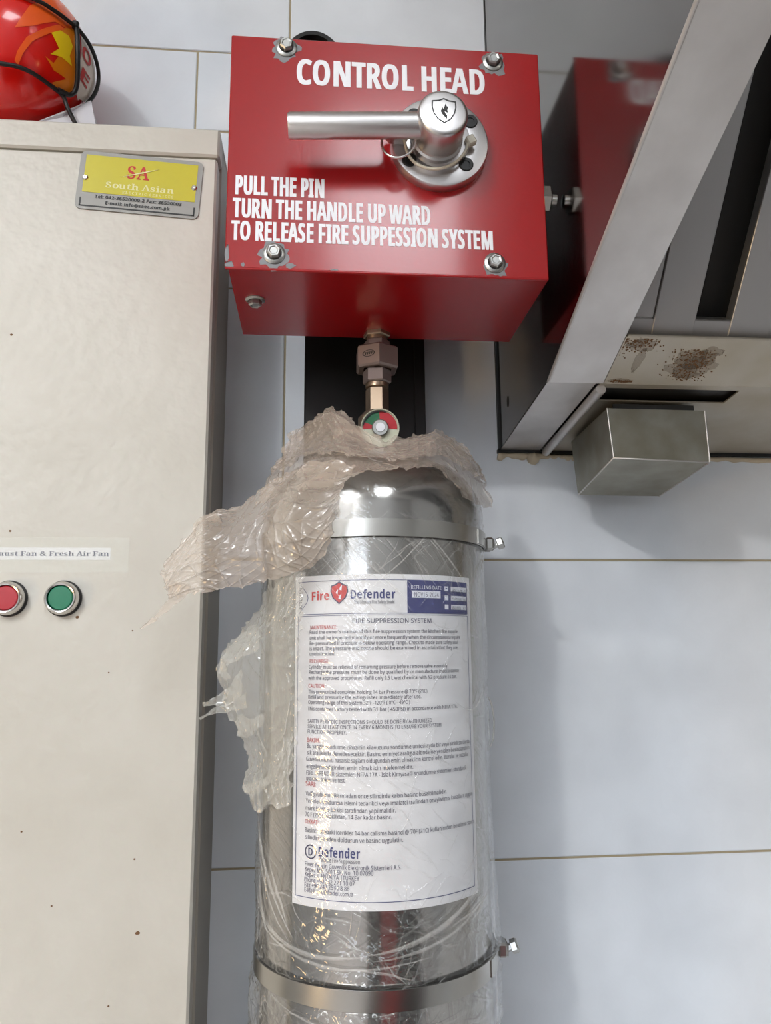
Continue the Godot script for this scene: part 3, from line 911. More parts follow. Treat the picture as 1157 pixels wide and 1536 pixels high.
func control_box() -> void:
	var t := thing("control_box", "red painted control head box with a turn handle on the wall", "control box")
	var zf := 0.2550
	var zb := 0.1230
	# front cover corners measured: slightly wider at the foot by perspective only
	var x0 := -0.0745
	var x1 := 0.1938
	var y0 := 1.9043
	var y1 := 2.1197
	var st := mb()
	box(st, Vector3(x0, y0, zf - 0.0020), Vector3(x1, y1, zf), 0.0009)
	var cover := obj("cover", st, M.red, t)
	st = mb()
	var th := 0.0015
	# open-backed body: bottom with a round hole for the fitting, top and two sides
	var bx0 := x0 + 0.003
	var bx1 := x1 - 0.0008
	var by0 := y0 - 0.0
	box(st, Vector3(bx0, y1 - 0.002 - th, zb), Vector3(bx1, y1 - 0.002, zf - 0.002), 0.0004)
	box(st, Vector3(bx0, by0, zb), Vector3(bx0 + th, y1 - 0.002, zf - 0.002), 0.0004)
	box(st, Vector3(bx1 - th, by0, zb), Vector3(bx1, y1 - 0.002, zf - 0.002), 0.0004)
	box(st, Vector3(bx0, by0, zb), Vector3(bx1, y1 - 0.002, zb + th), 0.0004)
	# bottom as a ring of quads round the hole
	var hc := Vector2(0.0585, 0.1335)
	var n := 40
	var outer := func(k: int) -> Vector2:
		var a := TAU * k / n + 0.0001
		var dd := Vector2(cos(a), sin(a))
		var s := INF
		for q in [(bx0 - hc.x) / dd.x, (bx1 - hc.x) / dd.x, (zb - hc.y) / dd.y, (zf - 0.002 - hc.y) / dd.y]:
			if q > 0.0: s = minf(s, q)
		return hc + dd * s
	for k in n:
		var a := TAU * k / n + 0.0001
		var b := TAU * (k + 1) / n + 0.0001
		var r := 0.0105
		var i0 := hc + Vector2(cos(a), sin(a)) * r
		var i1 := hc + Vector2(cos(b), sin(b)) * r
		var o0: Vector2 = outer.call(k)
		var o1: Vector2 = outer.call(k + 1)
		for y in [by0, by0 + th]:
			var v := [Vector3(i0.x, y, i0.y), Vector3(o0.x, y, o0.y), Vector3(o1.x, y, o1.y), Vector3(i1.x, y, i1.y)]
			var corner := Vector2.INF
			for cx in [bx0, bx1]:
				for cz in [zb, zf - 0.002]:
					var c := Vector2(cx, cz)
					var ca := fposmod((c - hc).angle(), TAU)
					if ca > fposmod(a, TAU) and ca < fposmod(a, TAU) + TAU / n: corner = c
			if y == by0:
				quad(st, v[0], v[1], v[2], v[3])
				if corner != Vector2.INF: tri(st, v[1], Vector3(corner.x, y, corner.y), v[2])
			else:
				quad(st, v[3], v[2], v[1], v[0])
				if corner != Vector2.INF: tri(st, v[2], Vector3(corner.x, y, corner.y), v[1])
	obj("body", st, M.red, t)
	# folded lower lip of the cover
	st = mb()
	tube(st, [Vector3(x0 + 0.001, y0 + 0.0005, zf - 0.0006), Vector3(x1 - 0.001, y0 + 0.0005, zf - 0.0006)], 0.0013, 10)
	obj("folded_edge", st, M.red, t)
	# bare metal where the paint has come off
	var chips := [[-0.0277, 2.1085, 0.0115, 0.0110], [0.1525, 2.1060, 0.0120, 0.0108], [-0.0351, 1.9170, 0.0128, 0.0112], [0.1490, 1.9150, 0.0095, 0.0105], [-0.0215, 1.9085, 0.0038, 0.0022], [-0.0728, 1.9165, 0.0018, 0.0070], [-0.0705, 1.9075, 0.0036, 0.0026], [-0.0600, 1.9080, 0.0014, 0.0018], [0.0140, 1.9062, 0.0030, 0.0008]]
	for q in chips:
		st = mb()
		prism(st, blob(Vector2(q[0], q[1]), q[2], q[3], q[0] * 37.0 + q[1], 26, 0.5), zf - 0.0003, zf + 0.00015)
		obj("paint_chip", st, M.chip, cover)
	for q in [[-0.0277, 2.1100], [0.1525, 2.1085], [-0.0351, 1.9185], [0.1478, 1.9175]]:
		hex_bolt(t, Vector3(q[0], q[1], zf), Vector3(0, 0, 1), 0.92)
	hex_bolt(t, Vector3(-0.0540, y0, 0.2003), Vector3(0, -1, 0), 0.88)
	# white vinyl lettering
	var lines := [["CONTROL HEAD", -0.0182, 0.1440, 2.0753, 0.0247, 0.02], ["PULL THE PIN", -0.0672, 0.0050, 1.9700, 0.0174, 0.02], ["TURN THE HANDLE UP WARD", -0.0690, 0.0938, 1.9494, 0.0174, 0.02], ["TO RELEASE FIRE SUPPESSION SYSTEM", -0.0696, 0.1465, 1.9293, 0.0173, 0.02]]
	for q in lines:
		st = mb()
		var layer := 0
		for e in [Vector2.ZERO, Vector2(0.024, 0.0), Vector2(-0.024, 0.0)]:
			var o: Vector2 = e * q[4]
			layer += 1
			letter(st, q[0], q[1] + o.x, q[2] + o.x, q[3] + o.y, q[4], on_z(zf + 0.00012 + 0.00005 * layer), true, false, 0.5)
		obj("lettering", st, M.white_vinyl, cover)
	# round mounting flange with four socket screws
	var fc := Vector3(0.1023, 2.0215, zf)
	var f := along(fc, Vector3(0, 0, 1))
	st = mb()
	lathe(st, [Vector2(0.0412, 0.0), Vector2(0.0415, 0.0085), Vector2(0.0408, 0.0097), Vector2(0.0395, 0.0102), Vector2(0.0255, 0.0102), Vector2(0.0245, 0.0140), Vector2(0.0235, 0.0142), Vector2(0.0, 0.0142)], f, 72)
	var flange := obj("flange", st, M.alu, t)
	for q in [[-0.0265, -0.0195], [0.0215, -0.0210], [0.0262, 0.0195], [-0.0215, 0.0225]]:
		st = mb()
		var sf := along(fc + Vector3(q[0], q[1], 0.0102), Vector3(0, 0, 1))
		lathe(st, [Vector2(0.0063, -0.001), Vector2(0.0063, 0.0005), Vector2(0.0056, 0.0010), Vector2(0.0032, 0.0010), Vector2(0.0030, 0.0003), Vector2(0.0, 0.0003)], sf, 24)
		obj("socket_screw", st, M.black, flange)
	# boss of the safety pin, ring and pin
	st = mb()
	box(st, Vector3(0.0560, 2.0140, zf + 0.0102), Vector3(0.0740, 2.0330, zf + 0.0215), 0.003)
	obj("pin_boss", st, M.alu, flange)
	# handle hub and lever
	var hc3 := Vector3(0.0985, 2.0180, zf)
	st = mb()
	lathe(st, [Vector2(0.0212, 0.0142), Vector2(0.0214, 0.0185), Vector2(0.0196, 0.0195), Vector2(0.0192, 0.0215), Vector2(0.0202, 0.0230), Vector2(0.0202, 0.0460), Vector2(0.0198, 0.0482), Vector2(0.0186, 0.0494), Vector2(0.0168, 0.0498), Vector2(0.0, 0.0498)], along(hc3, Vector3(0, 0, 1)), 64)
	var hub := obj("handle_hub", st, M.alu, t)
	st = mb()
	var la := hc3 + Vector3(0.0, -0.0008, 0.0345)
	var lb := Vector3(-0.0240, 2.0098, zf + 0.0345)
	var ld := (lb - la)
	lathe(st, [Vector2(0.0, 0.0), Vector2(0.0102, 0.0), Vector2(0.0100, ld.length() - 0.002), Vector2(0.0092, ld.length()), Vector2(0.0, ld.length() + 0.0002)], along(la, ld), 40)
	obj("lever", st, M.alu, hub)
	# engraved shield with flame
	var ef := Transform3D(Basis(), hc3 + Vector3(0.0005, 0.0005, 0.0498))
	st = mb()
	var half := [Vector2(0.0, 0.0118), Vector2(0.0040, 0.0100), Vector2(0.0098, 0.0092), Vector2(0.0100, 0.0040), Vector2(0.0088, -0.0015), Vector2(0.0055, -0.0070), Vector2(0.0, -0.0108)]
	var ring_out := []
	for v: Vector2 in half: ring_out.append(v)
	for k in range(half.size() - 2, 0, -1): ring_out.append(Vector2(-half[k].x, half[k].y))
	for k in ring_out.size():
		var j := (k + 1) % ring_out.size()
		var a: Vector2 = ring_out[k]
		var b: Vector2 = ring_out[j]
		prism(st, PackedVector2Array([a, b, b * 0.885, a * 0.885]), 0.0, 0.00012, ef)
	prism(st, PackedVector2Array([Vector2(0.0012, 0.0068), Vector2(0.0022, 0.0045), Vector2(0.0034, 0.0038), Vector2(0.0026, 0.0012), Vector2(0.0030, -0.0012), Vector2(0.0012, -0.0006), Vector2(-0.0002, 0.0008), Vector2(-0.0003, 0.0022), Vector2(0.0010, 0.0040)]), 0.0, 0.00012, ef)
	prism(st, PackedVector2Array([Vector2(-0.0012, 0.0036), Vector2(-0.0008, 0.0008), Vector2(0.0014, -0.0026), Vector2(0.0024, -0.0034), Vector2(0.0022, -0.0068), Vector2(0.0008, -0.0046), Vector2(-0.0018, -0.0024), Vector2(-0.0028, 0.0002)]), 0.0, 0.00012, ef)
	obj("shield_emblem", st, M.dark, hub)
	# ring pin and the clear seal round the hub foot
	st = mb()
	var pts := []
	for k in 33:
		var a := TAU * k / 32.0
		pts.append(Vector3(0.0655 + cos(a) * 0.0138, 2.0090 + sin(a) * 0.0145, zf + 0.0235 + cos(a) * 0.003))
	tube(st, pts, 0.0011, 8, false)
	tube(st, [Vector3(0.0700, 2.0240, zf + 0.0205), Vector3(0.0800, 2.0150, zf + 0.0200), Vector3(0.0865, 2.0110, zf + 0.0190)], 0.0013, 8)
	obj("pin_ring", st, M.chrome, t)
	st = mb()
	pts = []
	for k in 25:
		var a := deg_to_rad(lerpf(186.0, 362.0, k / 24.0))
		pts.append(hc3 + Vector3(cos(a) * 0.0262, sin(a) * 0.0245 - 0.003 + 0.004 * cos(a), 0.0170))
	pts.push_front(Vector3(0.0690, 2.0185, zf + 0.0225))
	tube(st, pts, 0.0013, 8)
	box(st, Vector3(-0.0036, -0.0036, -0.003), Vector3(0.0042, 0.0046, 0.003), 0.001, Transform3D(Basis(Vector3(0, 0, 1), 0.5), hc3 + Vector3(0.0285, -0.0005, 0.0165)))
	obj("seal_tie", st, M.tie, t)
	# fitting on the right flank
	st = mb()
	var sf2 := along(Vector3(bx1, 1.9845, 0.2440), Vector3(1, 0, 0))
	lathe(st, [Vector2(0.0118, 0.0), Vector2(0.0118, 0.0068), Vector2(0.0104, 0.0080), Vector2(0.006, 0.0080)], sf2, 6, true, 0.3)
	lathe(st, [Vector2(0.0058, 0.006), Vector2(0.0058, 0.0135), Vector2(0.0046, 0.0142), Vector2(0.0, 0.0142)], sf2, 24)
	obj("side_fitting", st, M.chrome, t)

# ---------------------------------------------------------------- cylinder, fitting, gauge
func hexprof(r: float, a: float, b: float, c := 0.0012) -> Array:
	return [Vector2(r * 0.7, a), Vector2(r - c, a), Vector2(r, a + c), Vector2(r, b - c), Vector2(r - c, b), Vector2(r * 0.7, b)]

func cylinder() -> void:
	var fx := 0.0584
	var fz := 0.1335
	var u := thing("pipe_union", "grey steel hexagonal pipe union joining the cylinder valve to the red box", "pipe fitting")
	var f := Transform3D(Basis(), Vector3(fx, 0, fz))
	var st := mb()
	lathe(st, hexprof(0.0135, 1.9000, 1.9065, 0.001), f, 6, true, 0.2)
	lathe(st, [Vector2(0.0098, 1.894), Vector2(0.0098, 1.925), Vector2(0.0, 1.925)], f, 24)
	obj("lock_nut", st, M.nickel, u)
	st = mb(); lathe(st, hexprof(0.0128, 1.8868, 1.8965), f, 6, true, 0.30); obj("upper_hexagon", st, M.bronze, u)
	st = mb(); lathe(st, hexprof(0.0222, 1.8660, 1.8880, 0.0018), f, 6, true, 0.02); var un := obj("union_nut", st, M.bronze, u)
	# stamped oval mark on one flat of the nut
	st = mb()
	var nf := Transform3D(Basis(Vector3(0, 1, 0), 0.02 - PI / 6.0), Vector3.ZERO)
	var mark := Transform3D(f.basis * nf.basis, Vector3(fx, 1.8775, fz) + nf.basis * Vector3(0, 0, 0.0222 * cos(PI / 6.0)))
	for k in 20:
		var a := TAU * k / 20.0; var b := TAU * (k + 1) / 20.0
		var pa := Vector2(cos(a) * 0.0064, sin(a) * 0.0034); var pb := Vector2(cos(b) * 0.0064, sin(b) * 0.0034)
		prism(st, PackedVector2Array([pa, pb, pb * 0.84, pa * 0.84]), 0.0, 0.0002, mark)
	for k in 4:
		prism(st, PackedVector2Array([Vector2(-0.0038 + k * 0.0021, -0.0012), Vector2(-0.0028 + k * 0.0021, -0.0012), Vector2(-0.0022 + k * 0.0021, 0.0014), Vector2(-0.0032 + k * 0.0021, 0.0014)]), 0.0, 0.0002, mark)
	obj("stamped_mark", st, M.dark, un)
	st = mb(); lathe(st, hexprof(0.0140, 1.8530, 1.8665), f, 6, true, 0.30); obj("lower_hexagon", st, M.bronze, u)
	st = mb()
	lathe(st, [Vector2(0.0088, 1.8480), Vector2(0.0112, 1.8485), Vector2(0.0112, 1.8525), Vector2(0.0090, 1.8535)], f, 28)
	obj("thread_ring", st, M.nickel, u)

	var t := thing("gas_cylinder", "upright stainless steel fire suppression cylinder with a white instruction label", "cylinder")
	st = mb()
	var prof := [Vector2(0.0, 0.93), Vector2(0.06, 0.932), Vector2(0.086, 0.943), Vector2(R, 0.965), Vector2(R, 1.6), Vector2(R, 1.7150)]
	for k in range(1, 13):
		var a := PI * 0.5 * k / 12.0
		prof.append(Vector2(0.022 + (R - 0.022) * cos(a), 1.7150 + 0.062 * sin(a)))
	prof.append(Vector2(0.0, 1.777))
	lathe(st, prof, Transform3D(Basis(), Vector3(AX, 0, AZ)), 120)
	obj("cylinder_body", st, M.steel, t)
	st = mb()
	var vf := Transform3D(Basis(), Vector3(AX + 0.004, 0, AZ - 0.004))
	lathe(st, [Vector2(0.024, 1.776), Vector2(0.024, 1.786), Vector2(0.0185, 1.789), Vector2(0.0185, 1.818), Vector2(0.013, 1.824), Vector2(0.0, 1.824)], Transform3D(Basis(), Vector3(fx, 0, fz)), 40)
	var valve := obj("valve_body", st, M.nickel, t)
	st = mb()
	lathe(st, hexprof(0.0112, 1.812, 1.8480, 0.0012), Transform3D(Basis(), Vector3(fx, 0, fz)), 6, true, 0.36)
	obj("valve_stem", st, M.nickel, t)
	# gauge facing the room and tipped a little downwards
	var gd := Vector3(-0.05, -0.10, 1.0).normalized()
	var gc := Vector3(fx, 1.7995, 0.160)
	var gy := along(gc, gd)
	var gz := Transform3D(Basis.looking_at(-gd, Vector3.UP), gc)
	st = mb()
	lathe(st, [Vector2(0.006, -0.012), Vector2(0.014, -0.006), Vector2(0.0175, -0.003), Vector2(0.0178, 0.0095), Vector2(0.0174, 0.0103), Vector2(0.0167, 0.0100), Vector2(0.0165, 0.0082), Vector2(0.0, 0.0082)], gy, 48)
	var g := obj("pressure_gauge", st, M.dial, t)
	g.set_meta("label", "round pressure gauge with red and green dial above the crumpled bag")
	var sector := func(a0: float, a1: float, r0: float, r1: float, z0: float, z1: float, st2: SurfaceTool) -> void:
		var p := PackedVector2Array()
		for k in 13: p.append(Vector2(cos(lerpf(a0, a1, k / 12.0)), sin(lerpf(a0, a1, k / 12.0))) * r1)
		for k in 13: p.append(Vector2(cos(lerpf(a1, a0, k / 12.0)), sin(lerpf(a1, a0, k / 12.0))) * r0)
		prism(st2, p, z0, z1, gz)
	st = mb(); sector.call(-0.06, 1.62, 0.004, 0.0158, 0.0083, 0.0087, st); sector.call(2.78, 3.20, 0.004, 0.0158, 0.0083, 0.0087, st); obj("red_zone", st, M.dial_red, g)
	st = mb(); sector.call(1.62, 2.78, 0.004, 0.0158, 0.0083, 0.0087, st); obj("green_zone", st, M.dial_green, g)
	st = mb(); sector.call(1.2, 3.0, 0.0152, 0.0160, 0.0082, 0.0100, st); obj("gauge_rim", st, M.black, g)
	st = mb()
	lathe(st, [Vector2(0.0076, 0.0085), Vector2(0.0076, 0.0118), Vector2(0.0068, 0.0125), Vector2(0.0044, 0.0125), Vector2(0.0042, 0.0135), Vector2(0.0, 0.0135)], gy, 32)
	obj("gauge_hub", st, M.zinc, g)
	st = mb()
	lathe(st, [Vector2(0.0041, 0.0134), Vector2(0.0041, 0.0138), Vector2(0.0, 0.0138)], gy, 24)
	obj("gauge_screw", st, M.white_vinyl, g)
	st = mb()
	lathe(st, [Vector2(0.007, 0.0), Vector2(0.007, 0.028), Vector2(0.006, 0.029), Vector2(0.0, 0.029)], along(Vector3(fx - 0.012, 1.802, fz), Vector3(-1, 0, 0.2)), 24)
	obj("filling_port", st, M.nickel, valve)
	label(t)

# a point on the label: angle in degrees, height, distance out of the steel
func on_steel(deg: float, y: float, o: float) -> Vector3:
	var a := deg_to_rad(deg)
	return Vector3(AX + sin(a) * (R + o), y, AZ + cos(a) * (R + o))

func patch(st: SurfaceTool, d0: float, d1: float, y0: float, y1: float, o: float) -> void:
	var n := maxi(1, int(ceil((d1 - d0) / 3.0)))
	st.set_smooth_group(1)
	for k in n:
		var a := lerpf(d0, d1, float(k) / n)
		var b := lerpf(d0, d1, float(k + 1) / n)
		quad(st, on_steel(a, y0, o), on_steel(b, y0, o), on_steel(b, y1, o), on_steel(a, y1, o))
	st.set_smooth_group(-1)

func label(t: Node) -> void:
	var st := mb()
	patch(st, -44.3, 50.2, 1.4130, 1.6592, 0.0009)
	var paper := obj("instruction_label", st, M.paper, t)
	paper.set_meta("label", "white printed instruction label wrapped on the cylinder front")
	var ink := {}
	for k in M.ink: ink[k] = mb()
	var lay := func(x: float, y: float, o: float) -> Vector3: return on_steel(x, y, 0.0014 + o)
	# frame lines and the blue header field
	for q in [[-41.5, 53.0 - 6.0, 1.6285, 1.6289], [-41.5, 47.5, 1.6272, 1.6275], [-42.5, 47.5, 1.6545, 1.6549], [-42.5, 47.5, 1.4188, 1.4193]]:
		patch(ink.b, q[0], q[1], q[2], q[3], 0.0012)
	patch(ink.b, -42.5, -42.2, 1.4188, 1.6275, 0.0012)
	patch(ink.b, 47.2, 47.5, 1.4188, 1.6275, 0.0012)
	patch(ink.b, 11.2, 47.4, 1.6290, 1.6547, 0.0012)
	st = mb(); patch(st, 13.4, 28.6, 1.6408, 1.6464, 0.0013); obj("printed_field", st, M.ink.w, paper)
	for k in 3:
		var y := 1.6468 - k * 0.0073
		st = mb(); patch(st, 31.0, 33.3, y, y + 0.0038, 0.0013); obj("printed_box", st, M.ink.w, paper)
		st = mb(); patch(st, 35.0, 46.6, y, y + 0.0038, 0.0013); obj("printed_field", st, M.ink.w, paper)
	letter(ink.b, "•", 31.6, 32.7, 1.6478, 0.0022, lay, true, false, 3.0)
	# curved bracket beside the word KITCHEN
	var last := Vector2(-42.3, 1.6547)
	for k in range(1, 11):
		var s := k / 10.0
		var p := Vector2(-42.3 + 5.6 * sin(PI * s) * (0.6 + 0.4 * sin(PI * s)), lerpf(1.6547, 1.6288, s))
		st = ink.b
		st.set_smooth_group(-1)
		quad(st, on_steel(last.x, last.y, 0.0012), on_steel(p.x, p.y, 0.0012), on_steel(p.x + 0.3, p.y, 0.0012), on_steel(last.x + 0.3, last.y, 0.0012))
		last = p
	# the word set upwards along the left edge
	var gl := glyphs("KITCHEN", false, true, 2.0, 0.0)
	for v: Vector3 in gl[0]:
		var up: float = (v.x - gl[1]) / (gl[2] - gl[1])
		ink.n.add_vertex(on_steel(-40.0 - (v.y - 0.08) / 0.23 * 1.7, lerpf(1.6335, 1.6500, up), 0.0013))
	# shield emblem of the header
	var half := [Vector2(0, 0.0088), Vector2(0.0032, 0.0066), Vector2(0.0066, 0.0056), Vector2(0.0070, 0.0010), Vector2(0.0052, -0.0040), Vector2(0, -0.0086)]
	for k in half.size() - 1:
		for s in [-1.0, 1.0]:
			var to := func(v: Vector2, o: float) -> Vector3: return on_steel(-20.4 + v.x * s / R * 57.3, 1.6450 + v.y, o)
			var a: Vector2 = half[k]
			var b: Vector2 = half[k + 1]
			var tri_pts := [to.call(Vector2.ZERO, 0.0012), to.call(a, 0.0012), to.call(b, 0.0012)]
			if s > 0: tri(ink.r, tri_pts[0], tri_pts[2], tri_pts[1])
			else: tri(ink.r, tri_pts[0], tri_pts[1], tri_pts[2])
			var rim := [to.call(a * 0.9, 0.0013), to.call(b * 0.9, 0.0013), to.call(b * 1.04, 0.0013), to.call(a * 1.04, 0.0013)]
			if s > 0: quad(ink.n, rim[0], rim[1], rim[2], rim[3])
			else: quad(ink.n, rim[3], rim[2], rim[1], rim[0])
	var flash := mb()
	for q in [[0.0012, 0.0040, 0.0012], [-0.0018, 0.0010, 0.0010], [0.0006, -0.0030, 0.0012]]:
		var c := Vector2(q[0], q[1])
		var w: float = q[2]
		var to2 := func(v: Vector2) -> Vector3: return on_steel(-20.4 + v.x / R * 57.3, 1.6450 + v.y, 0.00135)
		quad(flash, to2.call(c + Vector2(-w, -w * 1.2)), to2.call(c + Vector2(w * 0.6, -w * 2.0)), to2.call(c + Vector2(w, w * 1.8)), to2.call(c + Vector2(-w * 0.3, w * 0.6)))
	obj("shield_flash", flash, M.ink.w, paper)
	# round D emblem
	for k in 24:
		var a := TAU * k / 24.0
		var b := TAU * (k + 1) / 24.0
		var at := func(ang: float, r: float) -> Vector3: return on_steel(-34.0 + cos(ang) * r / R * 57.3, 1.4515 + sin(ang) * r, 0.0012)
		quad(ink.n, at.call(a, 0.0042), at.call(a, 0.0052), at.call(b, 0.0052), at.call(b, 0.0042))
	letter(ink.n, "D", -35.1, -32.8, 1.4488, 0.0054, lay, true, false, 2.0)
	# every printed line: text, ink, weight, first and last angle, foot, height of capitals
	for q in [
		["FIRE SUPPRESSION SYSTEM", "n", 0, -14.1, 23.1, 1.6212, 0.0034],
		["MAINTENANCE:", "r", 0, -35.0, -21.3, 1.6169, 0.0027],
		["Read the owner's manual of this fire suppression system the kitchen fire suppre", "g", 0, -35.4, 38.9, 1.6134, 0.0027],
		["unit shall be inspected monthly or more frequently when the circumstances require", "g", 0, -35.3, 40.7, 1.6088, 0.0027],
		["Re- pressurized if pressure is below operating range. Check to made sure safety seal", "g", 0, -35.3, 38.7, 1.6047, 0.0027],
		["is intact. The pressure and nozzle should be examined in ascertain that they are", "g", 0, -35.3, 38.6, 1.6006, 0.0027],
		["unobstructed.", "g", 0, -35.3, -22.2, 1.5966, 0.0027],
		["RECHARGE:", "r", 0, -35.2, -25.1, 1.5910, 0.0027],
		["Cylinder must be relieved of remaining pressure before remove valve assembly.", "g", 0, -35.6, 32.1, 1.5865, 0.0027],
		["Recharge the pressure must be done by qualified by or manufacture in accordance", "g", 0, -35.5, 39.1, 1.5825, 0.0027],
		["with the approved procedures. Refill only 9.5 L wet chemical with N2 pressure 14 bar.", "g", 0, -35.9, 37.6, 1.5780, 0.0027],
		["CAUTION:", "r", 0, -35.8, -27.0, 1.5720, 0.0027],
		["This pressurized container holding 14 bar Pressure @ 70°F (21C)", "g", 0, -35.8, 20.3, 1.5675, 0.0027],
		["Refill and pressurize the extinguisher immediately after use.", "g", 0, -35.8, 17.2, 1.5636, 0.0027],
		["Operating range of this system 32°F -120°F ( 0°C - 49°C )", "g", 0, -35.8, 11.7, 1.5596, 0.0027],
		["This container factory tested with 31 bar ( 450PSI) in accordance with NFPA 17A.", "g", 0, -36.1, 37.5, 1.5547, 0.0027],
		["SAFETY PERIODIC INSPECTIONS SHOULD BE DONE BY AUTHORIZED", "g", 0, -36.0, 22.4, 1.5453, 0.0027],
		["SERVICE AT LEAST ONCE IN EVERY 6 MONTHS TO ENSURE YOUR SYSTEM", "g", 0, -36.0, 27.4, 1.5414, 0.0027],
		["FUNCTION PROPERLY.", "g", 0, -36.0, -16.8, 1.5375, 0.0027],
		["BAKIM:", "r", 0, -36.3, -29.6, 1.5310, 0.0030],
		["Bu yangin sondurme cihazinin kilavuzunu sondurme unitesi ayda bir veya sinirli sartlarda", "g", 0, -36.3, 45.9, 1.5266, 0.0030],
		["sik araliklarla denetlenecektir, Basinc emniyet araligin altinda ise yeniden basinclandirin", "g", 0, -36.2, 45.7, 1.5218, 0.0030],
		["Guvenlik muhru hasarsiz saglam oldugundan emin olmak icin kontrol edin. Borular ve nozullar", "g", 0, -36.6, 45.0, 1.5170, 0.0030],
		["engellenmediginden emin olmak icin incelenmelidir.", "g", 0, -36.5, 12.8, 1.5117, 0.0030],
		["FIRE DEFENDER sistemleri NFPA 17A - Islak Kimyasalli soundurme sistemleri standardi", "g", 0, -36.5, 42.6, 1.5069, 0.0030],
		["uyarinca bakim ve test.", "g", 0, -36.5, -17.4, 1.5026, 0.0030],
		["SARJ:", "r", 0, -36.8, -31.5, 1.4988, 0.0030],
		["Valf grubunu cikarmadan once silindirde kalan basinc bosaltilmalidir.", "g", 0, -36.8, 29.6, 1.4916, 0.0030],
		["Yeniden doldurma islemi tedarikci veya imalatci trafindan onaylanmis kurallara uygun", "g", 0, -36.7, 47.4, 1.4864, 0.0030],
		["mark kaldiye birkisi tarafindan yapilmalidir.", "g", 0, -36.7, 4.7, 1.4812, 0.0030],
		["70 F (21C) sicakliktan, 14 Bar kadar basinc.", "g", 0, -37.0, 2.9, 1.4765, 0.0030],
		["DIKKAT:", "r", 0, -37.0, -30.0, 1.4714, 0.0030],
		["Basinc altindaki icerikler 14 bar calisma basinci @ 70F (21C) kullanimdan bosaltma sonra", "g", 0, -37.0, 47.9, 1.4653, 0.0030],
		["silindiri yeniden doldurun ve basinc uygulatin.", "g", 0, -36.9, 7.8, 1.4602, 0.0030],
		["Reliable Fire Suppression", "g", 0, -29.5, -11.0, 1.4454, 0.0030],
		["Finer Yangin Guvenlik Elektronik Sistemleri A.S.", "n", 0, -36.8, 6.8, 1.4412, 0.0030],
		["Kepez Mh. 5011 Sk. No: 10 07090", "n", 0, -36.7, -5.3, 1.4375, 0.0030],
		["Kepez | ANTALYA |TURKEY", "n", 0, -36.7, -11.3, 1.4339, 0.0030],
		["Phone +90 242 221 10 07", "n", 0, -37.1, -13.3, 1.4302, 0.0030],
		["Fax +90 242 259 28 88", "n", 0, -37.0, -15.6, 1.4266, 0.0030],
		["E-Mail: info@finder.com.tr", "n", 0, -37.0, -13.9, 1.4229, 0.0030],
		["The Ultimate Fire Safety Shield", "g", 0, -13.4, 5.1, 1.6360, 0.0027],
		["REFILLING DATE", "w", 0, 13.1, 29.1, 1.6477, 0.0027],
		["NOV16, 2024", "n", 0, 14.7, 27.5, 1.6416, 0.0034],
		["MFG DATE : TE", "g", 0, 35.8, 46.7, 1.6456, 0.0027],
		["CUSTOMER USE", "g", 0, 35.7, 46.4, 1.6388, 0.0027],
		["MAX/MIN  : 5/7", "g", 0, 35.6, 45.7, 1.6321, 0.0027],
		["Fire", "r", 1, -34.4, -25.3, 1.6396, 0.0068],
		["Defender", "b", 1, -15.0, 5.5, 1.6401, 0.0068],
		["Defender", "b", 1, -29.9, -11.0, 1.4490, 0.0068],
	]:
		letter(ink[q[1]], q[0], q[3], q[4], q[5], q[6], lay, q[2] == 1, false, 3.0 if q[2] == 1 else 5.0)
	for k in ink:
		obj("printing", ink[k], M.ink[k], paper)

